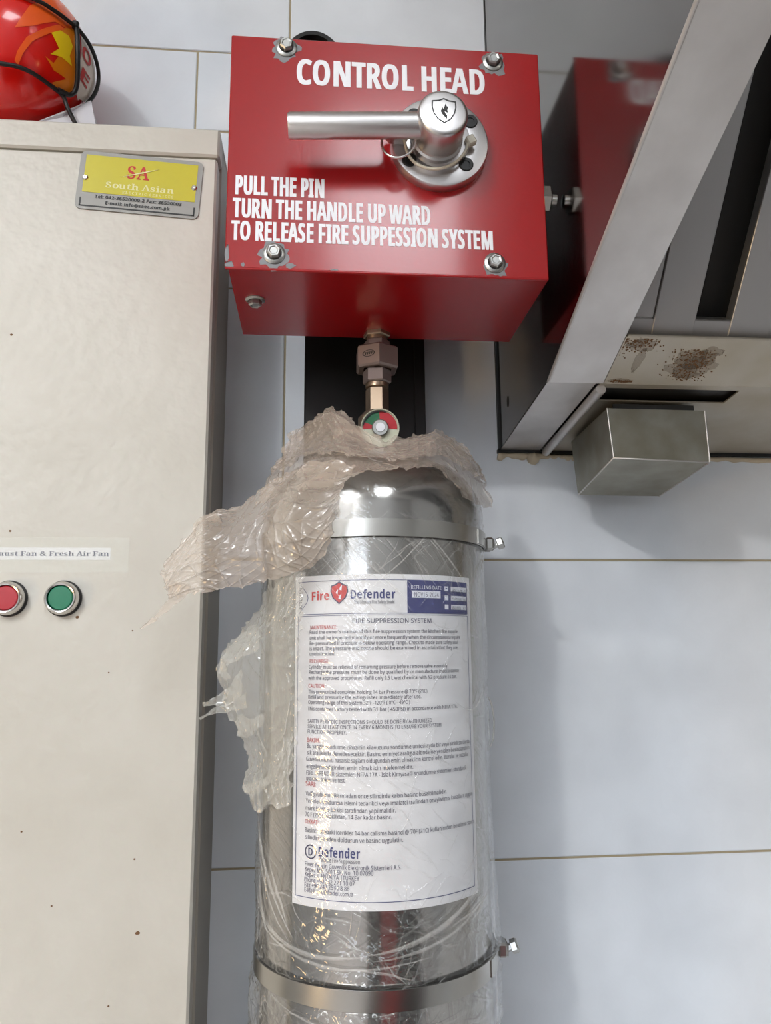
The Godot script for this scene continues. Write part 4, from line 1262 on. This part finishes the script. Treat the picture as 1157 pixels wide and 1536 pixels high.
# ---------------------------------------------------------------- straps
func straps() -> void:
	var specs := [[1.6962, -118.0, "upper steel band clamp round the cylinder below its shoulder"], [1.3540, -118.0, "lower steel band clamp round the cylinder below the label"]]
	for k in 2:
		var y: float = specs[k][0]
		var t := thing("band_clamp", specs[k][2], "clamp", "steel band clamps round the cylinder")
		var st := mb()
		var out := 0.0042
		var ri := R + 0.0032
		var ro := R + out
		var hh := 0.0070
		st.set_smooth_group(-1)
		var n := 96
		var path := []
		for i in n + 1:
			var a := deg_to_rad(lerpf(-122.0, 112.0, float(i) / n))
			path.append(Vector2(sin(a), cos(a)))
		var ring := func(grp: int, f0: Callable, f1: Callable) -> void:
			st.set_smooth_group(grp)
			for i in n:
				quad(st, f0.call(i), f0.call(i + 1), f1.call(i + 1), f1.call(i))
		var pt := func(i: int, r: float, yy: float) -> Vector3: return Vector3(AX + path[i].x * r, yy, AZ + path[i].y * r)
		ring.call(1, func(i): return pt.call(i, ro, y - hh), func(i): return pt.call(i, ro, y + hh))
		ring.call(2, func(i): return pt.call(i, ri, y + hh), func(i): return pt.call(i, ri, y - hh))
		ring.call(3, func(i): return pt.call(i, ro, y + hh), func(i): return pt.call(i, ri, y + hh))
		ring.call(4, func(i): return pt.call(i, ri, y - hh), func(i): return pt.call(i, ro, y - hh))
		# straight ends running back to the channel
		for s in [0, n]:
			var p := path[s] as Vector2
			var a := Vector3(AX + p.x * ro, 0, AZ + p.y * ro)
			var b := Vector3(-0.0140 if s == 0 else 0.1200, 0, 0.030)
			var dr := (b - a)
			var nr := Vector3(dr.z, 0, -dr.x).normalized() * 0.0005
			hexa(st, [a + nr + Vector3(0, y - hh, 0), a - nr + Vector3(0, y - hh, 0), b - nr + Vector3(0, y - hh, 0), b + nr + Vector3(0, y - hh, 0), a + nr + Vector3(0, y + hh, 0), a - nr + Vector3(0, y + hh, 0), b - nr + Vector3(0, y + hh, 0), b + nr + Vector3(0, y + hh, 0)])
		obj("band", st, M.strap, t)
		# overlapped tongue and worm-screw housing on the right flank
		var a0 := deg_to_rad(74.0)
		st = mb()
		for i in 12:
			var a := deg_to_rad(lerpf(58.0, 88.0, i / 12.0)); var b := deg_to_rad(lerpf(58.0, 88.0, (i + 1) / 12.0))
			var q := func(ang: float, r: float, yy: float) -> Vector3: return Vector3(AX + sin(ang) * r, y + yy, AZ + cos(ang) * r)
			quad(st, q.call(a, ro + 0.0008, -0.0062), q.call(b, ro + 0.0008, -0.0062), q.call(b, ro + 0.0008, 0.0062), q.call(a, ro + 0.0008, 0.0062))
			if i == 0: quad(st, q.call(a, ro, -0.0062), q.call(a, ro + 0.0008, -0.0062), q.call(a, ro + 0.0008, 0.0062), q.call(a, ro, 0.0062))
			quad(st, q.call(a, ro, 0.0062), q.call(a, ro + 0.0008, 0.0062), q.call(b, ro + 0.0008, 0.0062), q.call(b, ro, 0.0062))
			quad(st, q.call(b, ro, -0.0062), q.call(b, ro + 0.0008, -0.0062), q.call(a, ro + 0.0008, -0.0062), q.call(a, ro, -0.0062))
		obj("band_end", st, M.strap, t)
		var hf := Transform3D(Basis(Vector3(0, 1, 0), a0 + deg_to_rad(12.0)), Vector3(AX + sin(a0 + 0.21) * (ro + 0.003), y - 0.001, AZ + cos(a0 + 0.21) * (ro + 0.003)))
		st = mb()
		box(st, Vector3(-0.009, -0.0058, -0.0025), Vector3(0.009, 0.0058, 0.0055), 0.0018, hf)
		for j in 5:
			box(st, Vector3(-0.007 + j * 0.003, -0.0050, 0.0054), Vector3(-0.0055 + j * 0.003, 0.0050, 0.0062), 0.0003, hf)
		obj("screw_housing", st, M.zinc, t)
		st = mb()
		var sf := along(hf * Vector3(0.0, -0.0010, 0.0060), hf.basis * Vector3(-0.15, 0.35, 1.0))
		lathe(st, [Vector2(0.0032, -0.003), Vector2(0.0032, 0.0035), Vector2(0.0058, 0.0040), Vector2(0.0058, 0.0085), Vector2(0.0048, 0.0098), Vector2(0.0, 0.0098)], sf, 6, true, 0.2)
		obj("clamp_screw", st, M.zinc, t)

# ---------------------------------------------------------------- stretch film
func film() -> void:
	var t := thing("stretch_film", "clear wrinkled stretch film wound round the cylinder and its label", "film")
	var st := mb()
	var g := []
	var nv := 420
	var nu := 250
	for j in nv + 1:
		var y := lerpf(1.768, 1.20, float(j) / nv)
		var line := []
		for i in nu + 1:
			var deg := lerpf(-112.0, 112.0, float(i) / nu)
			var s := deg_to_rad(deg) * R
			var p := Vector2(s, y)
			var m1 := clampf(noise.get_noise_2d(s * 700.0, y * 700.0) * 1.6 + 0.45, 0.0, 1.0)
			var m2 := clampf(noise.get_noise_2d(s * 700.0 + 300.0, y * 700.0) * 1.6 + 0.45, 0.0, 1.0)
			var w := noise.get_noise_2d(s * 1500.0, y * 1500.0 + 77.0)
			var h := 0.0
			h += pow(absf(tri_wave((s * 0.80 + y * 0.60) / 0.0066 + w * 1.6)), 4.0) * 0.00052 * m1
			h += pow(absf(tri_wave((s * 0.72 - y * 0.69) / 0.0054 + w * 1.4)), 4.0) * 0.00046 * m2
			h += pow(absf(tri_wave((s * 0.25 + y * 0.97) / 0.0120 + w * 2.2)), 4.0) * 0.00060 * (1.0 - m1)
			h += noise.get_noise_2d(s * 4200.0, y * 4200.0) * 0.00022
			# lower third is bunched more coarsely
			var low := clampf((1.43 - y) / 0.06, 0.0, 1.0)
			h += low * clampf(folds(p, 70.0, 3.0) * 1.5 + 0.001, 0.0, 0.006)
			var slack := clampf((absf(deg) - 48.0) / 50.0, 0.0, 1.0)
			h += slack * (0.002 + 0.0016 * noise.get_noise_2d(s * 300.0, y * 500.0))
			var rr := R
			if y > 1.715:
				rr = 0.022 + (R - 0.022) * sqrt(maxf(0.0, 1.0 - pow((y - 1.715) / 0.062, 2.0)))
			var a := deg_to_rad(deg)
			if absf(y - 1.6962) < 0.0090 or absf(y - 1.354) < 0.0090: h = minf(h, 0.0008)
			rr += 0.0018 + clampf(h, 0.0, 0.006)
			line.append(Vector3(AX + sin(a) * rr, y, AZ + cos(a) * rr))
		g.append(line)
	grid(st, g)
	var body := obj("film_wrap", st, M.film, t)
	# stretched creases: low ridges of clear film, and a few whitened folds
	var strand := func(d0: float, y0: float, d1: float, y1: float, sag: float, wide: float, st2: SurfaceTool) -> void:
		var n := 10
		var rows := [[], [], []]
		var along_dir := Vector2(deg_to_rad(d1 - d0) * R, y1 - y0).normalized()
		var side := Vector2(-along_dir.y, along_dir.x)
		for k in n + 1:
			var s := float(k) / n
			var b := sin(PI * s)
			var yy := lerpf(y0, y1, s) - sag * b + noise.get_noise_2d(d0 * 90.0, s * 90.0 + y0 * 5000.0) * 0.0012
			var dd := lerpf(d0, d1, s) + noise.get_noise_2d(y0 * 5000.0 + s * 60.0, d0) * 1.2
			var out := 0.0024
			if absf(yy - 1.6962) < 0.0085 or absf(yy - 1.354) < 0.0085: out = 0.0014
			var w := wide * (0.12 + 0.88 * b) * (1.0 + 0.5 * noise.get_noise_2d(s * 300.0, d0 * 7.0))
			for e in 3:
				var o := side * w * (e - 1.0)
				rows[e].append(on_steel(dd + o.x / R * 57.3, yy + o.y, out + (w * 0.9 if e == 1 else 0.0)))
		st2.set_smooth_group(1)
		for e in 2:
			for k in n:
				quad(st2, rows[e][k], rows[e][k + 1], rows[e + 1][k + 1], rows[e + 1][k])
		st2.set_smooth_group(-1)
	st = mb()
	for k in 720:
		var y := rng.randf_range(1.24, 1.715)
		if k % 2 == 0: y = rng.randf_range(1.22, 1.42)
		var d := rng.randf_range(-88.0, 84.0)
		var ang := deg_to_rad([-52.0, -38.0, 35.0, 60.0, 80.0, -20.0][k % 6] + rng.randfn(0.0, 12.0))
		var ln := rng.randf_range(0.008, 0.042)
		var dx := cos(ang) * ln / R * 57.3
		var y2 := y + sin(ang) * ln
		if y2 > 1.715: continue
		strand.call(d, y, d + dx, y2, rng.randfn(0.0, 0.003), rng.randf_range(0.0003, 0.0009), st)
	var cr := obj("film_creases", st, M.crease, body)
	cr.set_meta("kind", "stuff")
	st = mb()
	for q in [[-85, 1.475, -42, 1.388, 0.004, 0.0016], [-84, 1.462, -45, 1.384, 0.007, 0.0010], [-80, 1.402, -8, 1.383, 0.010, 0.0018], [-8, 1.383, 52, 1.420, 0.006, 0.0020], [-5, 1.379, 58, 1.412, 0.007, 0.0012], [-75, 1.392, 20, 1.380, 0.012, 0.0011],
		[30, 1.395, 62, 1.408, -0.002, 0.0011], [-60, 1.345, 40, 1.335, 0.010, 0.0010], [-14, 1.374, 12, 1.365, -0.002, 0.0010], [-30, 1.705, 10, 1.640, 0.0, 0.0007], [-38, 1.690, -5, 1.630, 0.0, 0.0006], [10, 1.712, 48, 1.650, 0.0, 0.0007], [-10, 1.640, 35, 1.712, 0.0, 0.0006], [35, 1.560, 72, 1.590, 0.02, 0.0009],
		[-70, 1.300, 10, 1.265, 0.006, 0.0012], [-20, 1.320, 60, 1.290, 0.008, 0.0011], [-62, 1.440, -46, 1.395, 0.0, 0.0012], [-78, 1.430, -60, 1.380, 0.002, 0.0013]]:
		strand.call(q[0], q[1], q[2], q[3], q[4], q[5], st)
	# fine hatching over the bare shoulder
	for k in 150:
		var y := rng.randf_range(1.650, 1.712)
		var d := rng.randf_range(-46.0, 66.0)
		var ang := deg_to_rad((-48.0 if k % 2 == 0 else 42.0) + rng.randfn(0.0, 7.0))
		var ln := rng.randf_range(0.015, 0.045)
		if y + sin(ang) * ln > 1.716 or y + sin(ang) * ln < 1.60: continue
		strand.call(d, y, d + cos(ang) * ln / R * 57.3, y + sin(ang) * ln, 0.0, rng.randf_range(0.00018, 0.00042), st)
	for k in 60:
		var y := rng.randf_range(1.22, 1.43)
		var d := rng.randf_range(-85.0, 70.0)
		strand.call(d, y, d + rng.randf_range(6.0, 26.0), y + rng.randf_range(-0.02, 0.02), rng.randfn(0.0, 0.003), rng.randf_range(0.0004, 0.0009), st)
	cr = obj("whitened_folds", st, M.strand, body)
	cr.set_meta("kind", "stuff")
	# loose film standing off the left flank with torn ends
	st = mb()
	sheet(st, loose_rows, 60, 30, 1.5, 1.7, 0.003, 15.0)
	obj("loose_flap", st, M.loose, t)
	for q in [[shard_rows_upper, 5.0], [shard_rows_lower, 6.0], [shard_rows_fan, 7.0], [shard_rows_knot, 8.0], [shard_rows_tuft, 9.0]]:
		st = mb()
		sheet(st, q[0], 24, 24, 0.7, q[1], 0.0015, 0.0)
		obj("torn_shred", st, M.loose, t)
	st = mb()
	var pts := []
	for k in 21:
		var a := lerpf(-1.2, 1.5, k / 20.0)
		pts.append(on_steel(84.0, 1.537 + sin(a) * 0.022, 0.002 + cos(a) * 0.006))
	tube(st, pts, 0.0008, 6)
	obj("film_loop", st, M.loose, t)

# ---------------------------------------------------------------- crumpled bag over the shoulder
var drape_rows := [
	[Vector3(-0.0248, 1.8085, 0.1000), Vector3(-0.0076, 1.8089, 0.1300), Vector3(0.0139, 1.8118, 0.1600), Vector3(0.0339, 1.7898, 0.1850), Vector3(0.0538, 1.7716, 0.2000), Vector3(0.0764, 1.7794, 0.1900), Vector3(0.1001, 1.7903, 0.1700), Vector3(0.1170, 1.7968, 0.1500), Vector3(0.1384, 1.7916, 0.1300)],
	[Vector3(-0.0313, 1.7876, 0.1100), Vector3(-0.0024, 1.7897, 0.1500), Vector3(0.0180, 1.7820, 0.1900), Vector3(0.0372, 1.7657, 0.2080), Vector3(0.0566, 1.7577, 0.2130), Vector3(0.0802, 1.7648, 0.2050), Vector3(0.1067, 1.7788, 0.1850), Vector3(0.1323, 1.7752, 0.1600), Vector3(0.1522, 1.7733, 0.1300)],
	[Vector3(-0.0437, 1.7627, 0.1200), Vector3(-0.0109, 1.7650, 0.1800), Vector3(0.0144, 1.7560, 0.2220), Vector3(0.0356, 1.7483, 0.2360), Vector3(0.0570, 1.7459, 0.2380), Vector3(0.0795, 1.7510, 0.2320), Vector3(0.1064, 1.7592, 0.2100), Vector3(0.1340, 1.7536, 0.1800), Vector3(0.1603, 1.7516, 0.1400)],
	[Vector3(-0.0537, 1.7337, 0.1300), Vector3(-0.0186, 1.7322, 0.2000), Vector3(0.0088, 1.7285, 0.2400), Vector3(0.0295, 1.7341, 0.2500), Vector3(0.0532, 1.7387, 0.2500), Vector3(0.0777, 1.7423, 0.2450), Vector3(0.1017, 1.7451, 0.2300), Vector3(0.1328, 1.7255, 0.2000), Vector3(0.1637, 1.7286, 0.1500)],
]
var tongue_rows := [
	[Vector3(0.0322, 1.7432, 0.2480), Vector3(0.0241, 1.7301, 0.2530), Vector3(0.0189, 1.7175, 0.2550), Vector3(0.0138, 1.7054, 0.2550), Vector3(0.0098, 1.6931, 0.2540)],
	[Vector3(0.0098, 1.7513, 0.2360), Vector3(0.0065, 1.7233, 0.2520), Vector3(0.0046, 1.7041, 0.2560), Vector3(0.0067, 1.6884, 0.2570), Vector3(0.0083, 1.6756, 0.2530)],
	[Vector3(-0.0186, 1.7483, 0.2100), Vector3(-0.0174, 1.7201, 0.2400), Vector3(-0.0158, 1.6972, 0.2500), Vector3(-0.0105, 1.6765, 0.2500), Vector3(-0.0038, 1.6632, 0.2450)],
	[Vector3(-0.0410, 1.7365, 0.2000), Vector3(-0.0387, 1.7127, 0.2300), Vector3(-0.0377, 1.6908, 0.2400), Vector3(-0.0348, 1.6699, 0.2400), Vector3(-0.0297, 1.6569, 0.2350)],
	[Vector3(-0.0615, 1.7181, 0.2000), Vector3(-0.0614, 1.6991, 0.2200), Vector3(-0.0615, 1.6816, 0.2300), Vector3(-0.0627, 1.6657, 0.2300), Vector3(-0.0612, 1.6505, 0.2250)],
	[Vector3(-0.0854, 1.7117, 0.2000), Vector3(-0.0883, 1.6943, 0.2150), Vector3(-0.0902, 1.6774, 0.2200), Vector3(-0.0907, 1.6615, 0.2200), Vector3(-0.0902, 1.6467, 0.2200)],
	[Vector3(-0.1027, 1.6921, 0.2000), Vector3(-0.1059, 1.6787, 0.2100), Vector3(-0.1073, 1.6673, 0.2150), Vector3(-0.1079, 1.6556, 0.2150), Vector3(-0.1054, 1.6445, 0.2150)],
	[Vector3(-0.1196, 1.6722, 0.2000), Vector3(-0.1210, 1.6651, 0.2050), Vector3(-0.1203, 1.6582, 0.2100), Vector3(-0.1179, 1.6491, 0.2100), Vector3(-0.1150, 1.6422, 0.2100)],
]
var tail_rows := [
	[Vector3(-0.1175, 1.6573, 0.2080), Vector3(-0.1083, 1.6548, 0.2120), Vector3(-0.0984, 1.6493, 0.2140)],
	[Vector3(-0.1160, 1.6450, 0.2080), Vector3(-0.1114, 1.6438, 0.2100), Vector3(-0.1047, 1.6421, 0.2120)],
	[Vector3(-0.1217, 1.6351, 0.2060), Vector3(-0.1192, 1.6339, 0.2080), Vector3(-0.1162, 1.6327, 0.2100)],
	[Vector3(-0.1300, 1.6257, 0.2040), Vector3(-0.1282, 1.6251, 0.2050), Vector3(-0.1264, 1.6245, 0.2060)],
	[Vector3(-0.1380, 1.6194, 0.2020), Vector3(-0.1373, 1.6192, 0.2025), Vector3(-0.1367, 1.6189, 0.2030)],
]
var curl_rows := [
	[Vector3(-0.0783, 1.7126, 0.2050), Vector3(-0.0767, 1.7043, 0.2080)],
	[Vector3(-0.0915, 1.7111, 0.2030), Vector3(-0.0897, 1.7055, 0.2070)],
	[Vector3(-0.0999, 1.7054, 0.2000), Vector3(-0.0967, 1.7012, 0.2060)],
	[Vector3(-0.1003, 1.6967, 0.1990), Vector3(-0.0970, 1.6956, 0.2060)],
	[Vector3(-0.0982, 1.6882, 0.2000), Vector3(-0.0957, 1.6879, 0.2060)],
]
var loose_rows := [
	[Vector3(-0.0385, 1.6619, 0.1700), Vector3(-0.0257, 1.6597, 0.2050), Vector3(-0.0144, 1.6589, 0.2250), Vector3(-0.0053, 1.6587, 0.2380)],
	[Vector3(-0.0513, 1.6296, 0.1650), Vector3(-0.0368, 1.6264, 0.2000), Vector3(-0.0231, 1.6255, 0.2200), Vector3(-0.0086, 1.6248, 0.2370)],
	[Vector3(-0.0763, 1.5943, 0.1550), Vector3(-0.0524, 1.5944, 0.1900), Vector3(-0.0311, 1.5944, 0.2160), Vector3(-0.0104, 1.5944, 0.2360)],
	[Vector3(-0.0709, 1.5623, 0.1550), Vector3(-0.0491, 1.5640, 0.1900), Vector3(-0.0306, 1.5652, 0.2160), Vector3(-0.0111, 1.5661, 0.2360)],
	[Vector3(-0.0609, 1.5405, 0.1600), Vector3(-0.0443, 1.5403, 0.1900), Vector3(-0.0282, 1.5415, 0.2160), Vector3(-0.0118, 1.5431, 0.2360)],
	[Vector3(-0.0500, 1.5166, 0.1650), Vector3(-0.0375, 1.5184, 0.1900), Vector3(-0.0258, 1.5215, 0.2160), Vector3(-0.0121, 1.5237, 0.2360)],
	[Vector3(-0.0554, 1.4936, 0.1600), Vector3(-0.0416, 1.4957, 0.1850), Vector3(-0.0266, 1.5000, 0.2140), Vector3(-0.0123, 1.5032, 0.2360)],
	[Vector3(-0.0447, 1.4731, 0.1650), Vector3(-0.0360, 1.4777, 0.1850), Vector3(-0.0243, 1.4838, 0.2140), Vector3(-0.0122, 1.4886, 0.2360)],
]
var shard_rows_upper := [
	[Vector3(-0.0615, 1.5848, 0.1650), Vector3(-0.0586, 1.5684, 0.1680)],
	[Vector3(-0.0712, 1.5737, 0.1600), Vector3(-0.0678, 1.5600, 0.1630)],
	[Vector3(-0.0841, 1.5610, 0.1570), Vector3(-0.0802, 1.5545, 0.1600)],
	[Vector3(-0.0965, 1.5588, 0.1550), Vector3(-0.0946, 1.5561, 0.1560)],
]
var shard_rows_lower := [
	[Vector3(-0.0575, 1.5656, 0.1670), Vector3(-0.0550, 1.5536, 0.1680)],
	[Vector3(-0.0706, 1.5589, 0.1620), Vector3(-0.0674, 1.5513, 0.1640)],
	[Vector3(-0.0848, 1.5512, 0.1580), Vector3(-0.0833, 1.5480, 0.1600)],
	[Vector3(-0.0970, 1.5452, 0.1560), Vector3(-0.0963, 1.5436, 0.1570)],
]
var shard_rows_fan := [
	[Vector3(-0.0491, 1.6238, 0.1700), Vector3(-0.0466, 1.6014, 0.1750)],
	[Vector3(-0.0606, 1.6155, 0.1650), Vector3(-0.0593, 1.5959, 0.1680)],
	[Vector3(-0.0720, 1.6033, 0.1600), Vector3(-0.0703, 1.5921, 0.1630)],
	[Vector3(-0.0816, 1.5876, 0.1560), Vector3(-0.0754, 1.5843, 0.1600)],
	[Vector3(-0.0757, 1.5764, 0.1560), Vector3(-0.0719, 1.5787, 0.1600)],
]
var shard_rows_knot := [
	[Vector3(-0.0398, 1.5500, 0.1800), Vector3(-0.0407, 1.5415, 0.1800)],
	[Vector3(-0.0512, 1.5452, 0.1720), Vector3(-0.0509, 1.5334, 0.1720)],
	[Vector3(-0.0606, 1.5480, 0.1650), Vector3(-0.0590, 1.5287, 0.1660)],
	[Vector3(-0.0653, 1.5406, 0.1600), Vector3(-0.0632, 1.5305, 0.1620)],
]
var shard_rows_tuft := [
	[Vector3(-0.0349, 1.5033, 0.1850), Vector3(-0.0358, 1.4940, 0.1850)],
	[Vector3(-0.0461, 1.4958, 0.1750), Vector3(-0.0463, 1.4866, 0.1760)],
	[Vector3(-0.0582, 1.4913, 0.1650), Vector3(-0.0545, 1.4844, 0.1680)],
]

func bag() -> void:
	var t := thing("plastic_bag", "crumpled brownish torn plastic bag draped over the cylinder shoulder", "plastic bag")
	var st := mb()
	sheet(st, drape_rows, 40, 64, 1.0, 2.3, 0.002, 90.0)
	obj("draped_sheet", st, M.bag, t)
	# second fold lying over the first
	st = mb()
	var fold := []
	for r in drape_rows.slice(0, 3):
		var line := []
		for v: Vector3 in r:
			line.append(v + Vector3(0, 0.0015, 0.0065))
		fold.append(line)
	sheet(st, fold, 40, 64, 1.1, 4.1, 0.003, 84.0)
	obj("upper_fold", st, M.bag, t)
	st = mb()
	sheet(st, tongue_rows, 60, 44, 0.85, 6.4, 0.0025, 10.0)
	obj("torn_tongue", st, M.bag, t)
	st = mb()
	sheet(st, tail_rows, 16, 20, 0.5, 1.1, 0.0008, 0.0)
	obj("torn_tail", st, M.bag, t)
	st = mb()
	sheet(st, curl_rows, 12, 12, 0.3, 2.1, 0.0006)
	obj("torn_curl", st, M.bag, t)

# ---------------------------------------------------------------- fire extinguisher ball
func fire_ball() -> void:
	var c := Vector3(-0.3250, 2.2165, 0.0860)
	var r := 0.0830
	var t := thing("fire_ball", "shiny red and orange fire extinguisher ball on top of the cabinet", "fire ball")
	var st := mb()
	var prof := []
	for k in 33:
		var a := -PI * 0.5 + PI * k / 32.0
		prof.append(Vector2(maxf(0.0, cos(a)) * r, sin(a) * r))
	lathe(st, prof, Transform3D(Basis(), c), 64)
	var ball := obj("ball_shell", st, M.ball, t)
	# printed patches: polygons in (azimuth, elevation) degrees, laid on the sphere
	var lay := func(az: float, el: float, o: float) -> Vector3:
		var a := deg_to_rad(az)
		var b := deg_to_rad(el)
		return c + Vector3(sin(a) * cos(b), sin(b), cos(a) * cos(b)) * (r + o)
	var print_patch := func(poly: Array, m: Material, o: float) -> void:
		var p := PackedVector2Array(poly)
		var st2 := mb()
		# cut into small triangles so that it follows the sphere
		var lo := p[0]
		var hi := p[0]
		for v in p:
			lo = lo.min(v); hi = hi.max(v)
		var stepd := 4.0
		st2.set_smooth_group(1)
		var x := lo.x
		while x < hi.x:
			var y := lo.y
			while y < hi.y:
				var cell := PackedVector2Array([Vector2(x, y), Vector2(x + stepd, y), Vector2(x + stepd, y + stepd), Vector2(x, y + stepd)])
				for piece in Geometry2D.intersect_polygons(p, cell):
					var tr := Geometry2D.triangulate_polygon(piece)
					for i in range(0, tr.size(), 3):
						var q := [piece[tr[i]], piece[tr[i + 1]], piece[tr[i + 2]]]
						if (q[1] - q[0]).cross(q[2] - q[0]) < 0.0: q = [q[0], q[2], q[1]]
						tri(st2, lay.call(q[0].x, q[0].y, o), lay.call(q[1].x, q[1].y, o), lay.call(q[2].x, q[2].y, o))
				y += stepd
			x += stepd
		obj("printed_patch", st2, m, ball)
	print_patch.call([Vector2(23, -14), Vector2(31, 6), Vector2(42, 20), Vector2(60, 42), Vector2(75, 40), Vector2(74, 20), Vector2(60, 6), Vector2(48, 4), Vector2(34, -8)], M.orange, 0.0003)
	print_patch.call([Vector2(25, -34), Vector2(26, -28), Vector2(31, -17), Vector2(41, -6), Vector2(51, 4), Vector2(56, 4), Vector2(46, -6), Vector2(35, -18), Vector2(30, -28), Vector2(28, -36)], M.orange, 0.0005)
	print_patch.call([Vector2(45, -23), Vector2(52, -24), Vector2(55, -15), Vector2(56, -4), Vector2(51, 1), Vector2(66, 13), Vector2(72, -14), Vector2(77, -28), Vector2(71, -36), Vector2(56, -36), Vector2(66, -27), Vector2(54, -28)], M.amber, 0.0004)
	print_patch.call([Vector2(46, -6), Vector2(52, 0), Vector2(59, 1), Vector2(63, -4), Vector2(62, -12), Vector2(66, -17), Vector2(56, -17), Vector2(48, -20), Vector2(53, -13), Vector2(49, -9)], M.yellow, 0.0007)
	print_patch.call([Vector2(71, 18), Vector2(77, 13), Vector2(100, 13), Vector2(104, -20), Vector2(84, -30), Vector2(75, -26), Vector2(72, -13)], M.pearl, 0.0006)
	st = mb()
	for q in [["O", 72.0, 84.0, -5.0, 11.0], ["E", 75.0, 87.0, -19.0, 9.0]]:
		letter(st, q[0], q[1], q[2], q[3], q[4], func(x: float, y: float, o: float) -> Vector3: return lay.call(x, y, 0.0014 + o), true, false, 0.6)
	obj("lettering", st, M.ink.r, ball)

	var s := thing("ball_stand", "black wire cradle holding the fire extinguisher ball", "stand")
	st = mb()
	var top_wire := []
	for q in [[-60, 10], [-20, 10], [10, 10], [34, 10], [45, 10], [55, 10], [66, 11], [79, 10], [92, 7], [99, 0], [98, -12], [94, -26], [92, -36]]:
		top_wire.append(lay.call(q[0], q[1], 0.004))
	tube(st, spline(top_wire, 5), 0.0021, 10)
	obj("wire_ring", st, M.black, s)
	st = mb()
	var low_wire := []
	for q in [[-70, -36], [-30, -36], [0, -37], [15, -38], [27, -37], [39, -37], [54, -38], [68, -38]]:
		low_wire.append(lay.call(q[0], q[1], 0.004))
	low_wire.append(Vector3(-0.2570, 2.1520, 0.1080))
	low_wire.append(Vector3(-0.2475, 2.1330, 0.1100))
	tube(st, spline(low_wire, 5), 0.0022, 10)
	obj("wire_foot", st, M.black, s)
	st = mb()
	var up := []
	for q in [[63, 12], [64, 4], [65, -4], [68, -14], [72, -22], [75, -29], [73, -34], [67, -36], [62, -37]]:
		up.append(lay.call(q[0], q[1], 0.0042))
	tube(st, spline(up, 4), 0.0025, 10)
	lathe(st, [Vector2(0.0, -0.004), Vector2(0.0036, -0.003), Vector2(0.0036, 0.003), Vector2(0.0, 0.004)], along(up[0], Vector3(0, 1, 0)), 12)
	obj("wire_post", st, M.black, s)
	# white foam wedge beside the ball
	var wdg := thing("foam_wedge", "small white foam wedge tucked beside the fire ball on the cabinet", "wedge")
	st = mb()
	hexa(st, [Vector3(-0.290, 2.1302, 0.1105), Vector3(-0.2280, 2.1302, 0.1000), Vector3(-0.2280, 2.1302, 0.0600), Vector3(-0.2700, 2.1302, 0.0800), Vector3(-0.2620, 2.1480, 0.1050), Vector3(-0.2400, 2.1760, 0.0900), Vector3(-0.2420, 2.1740, 0.0650), Vector3(-0.2600, 2.1560, 0.0780)])
	obj("foam_block", st, M.foam, wdg)
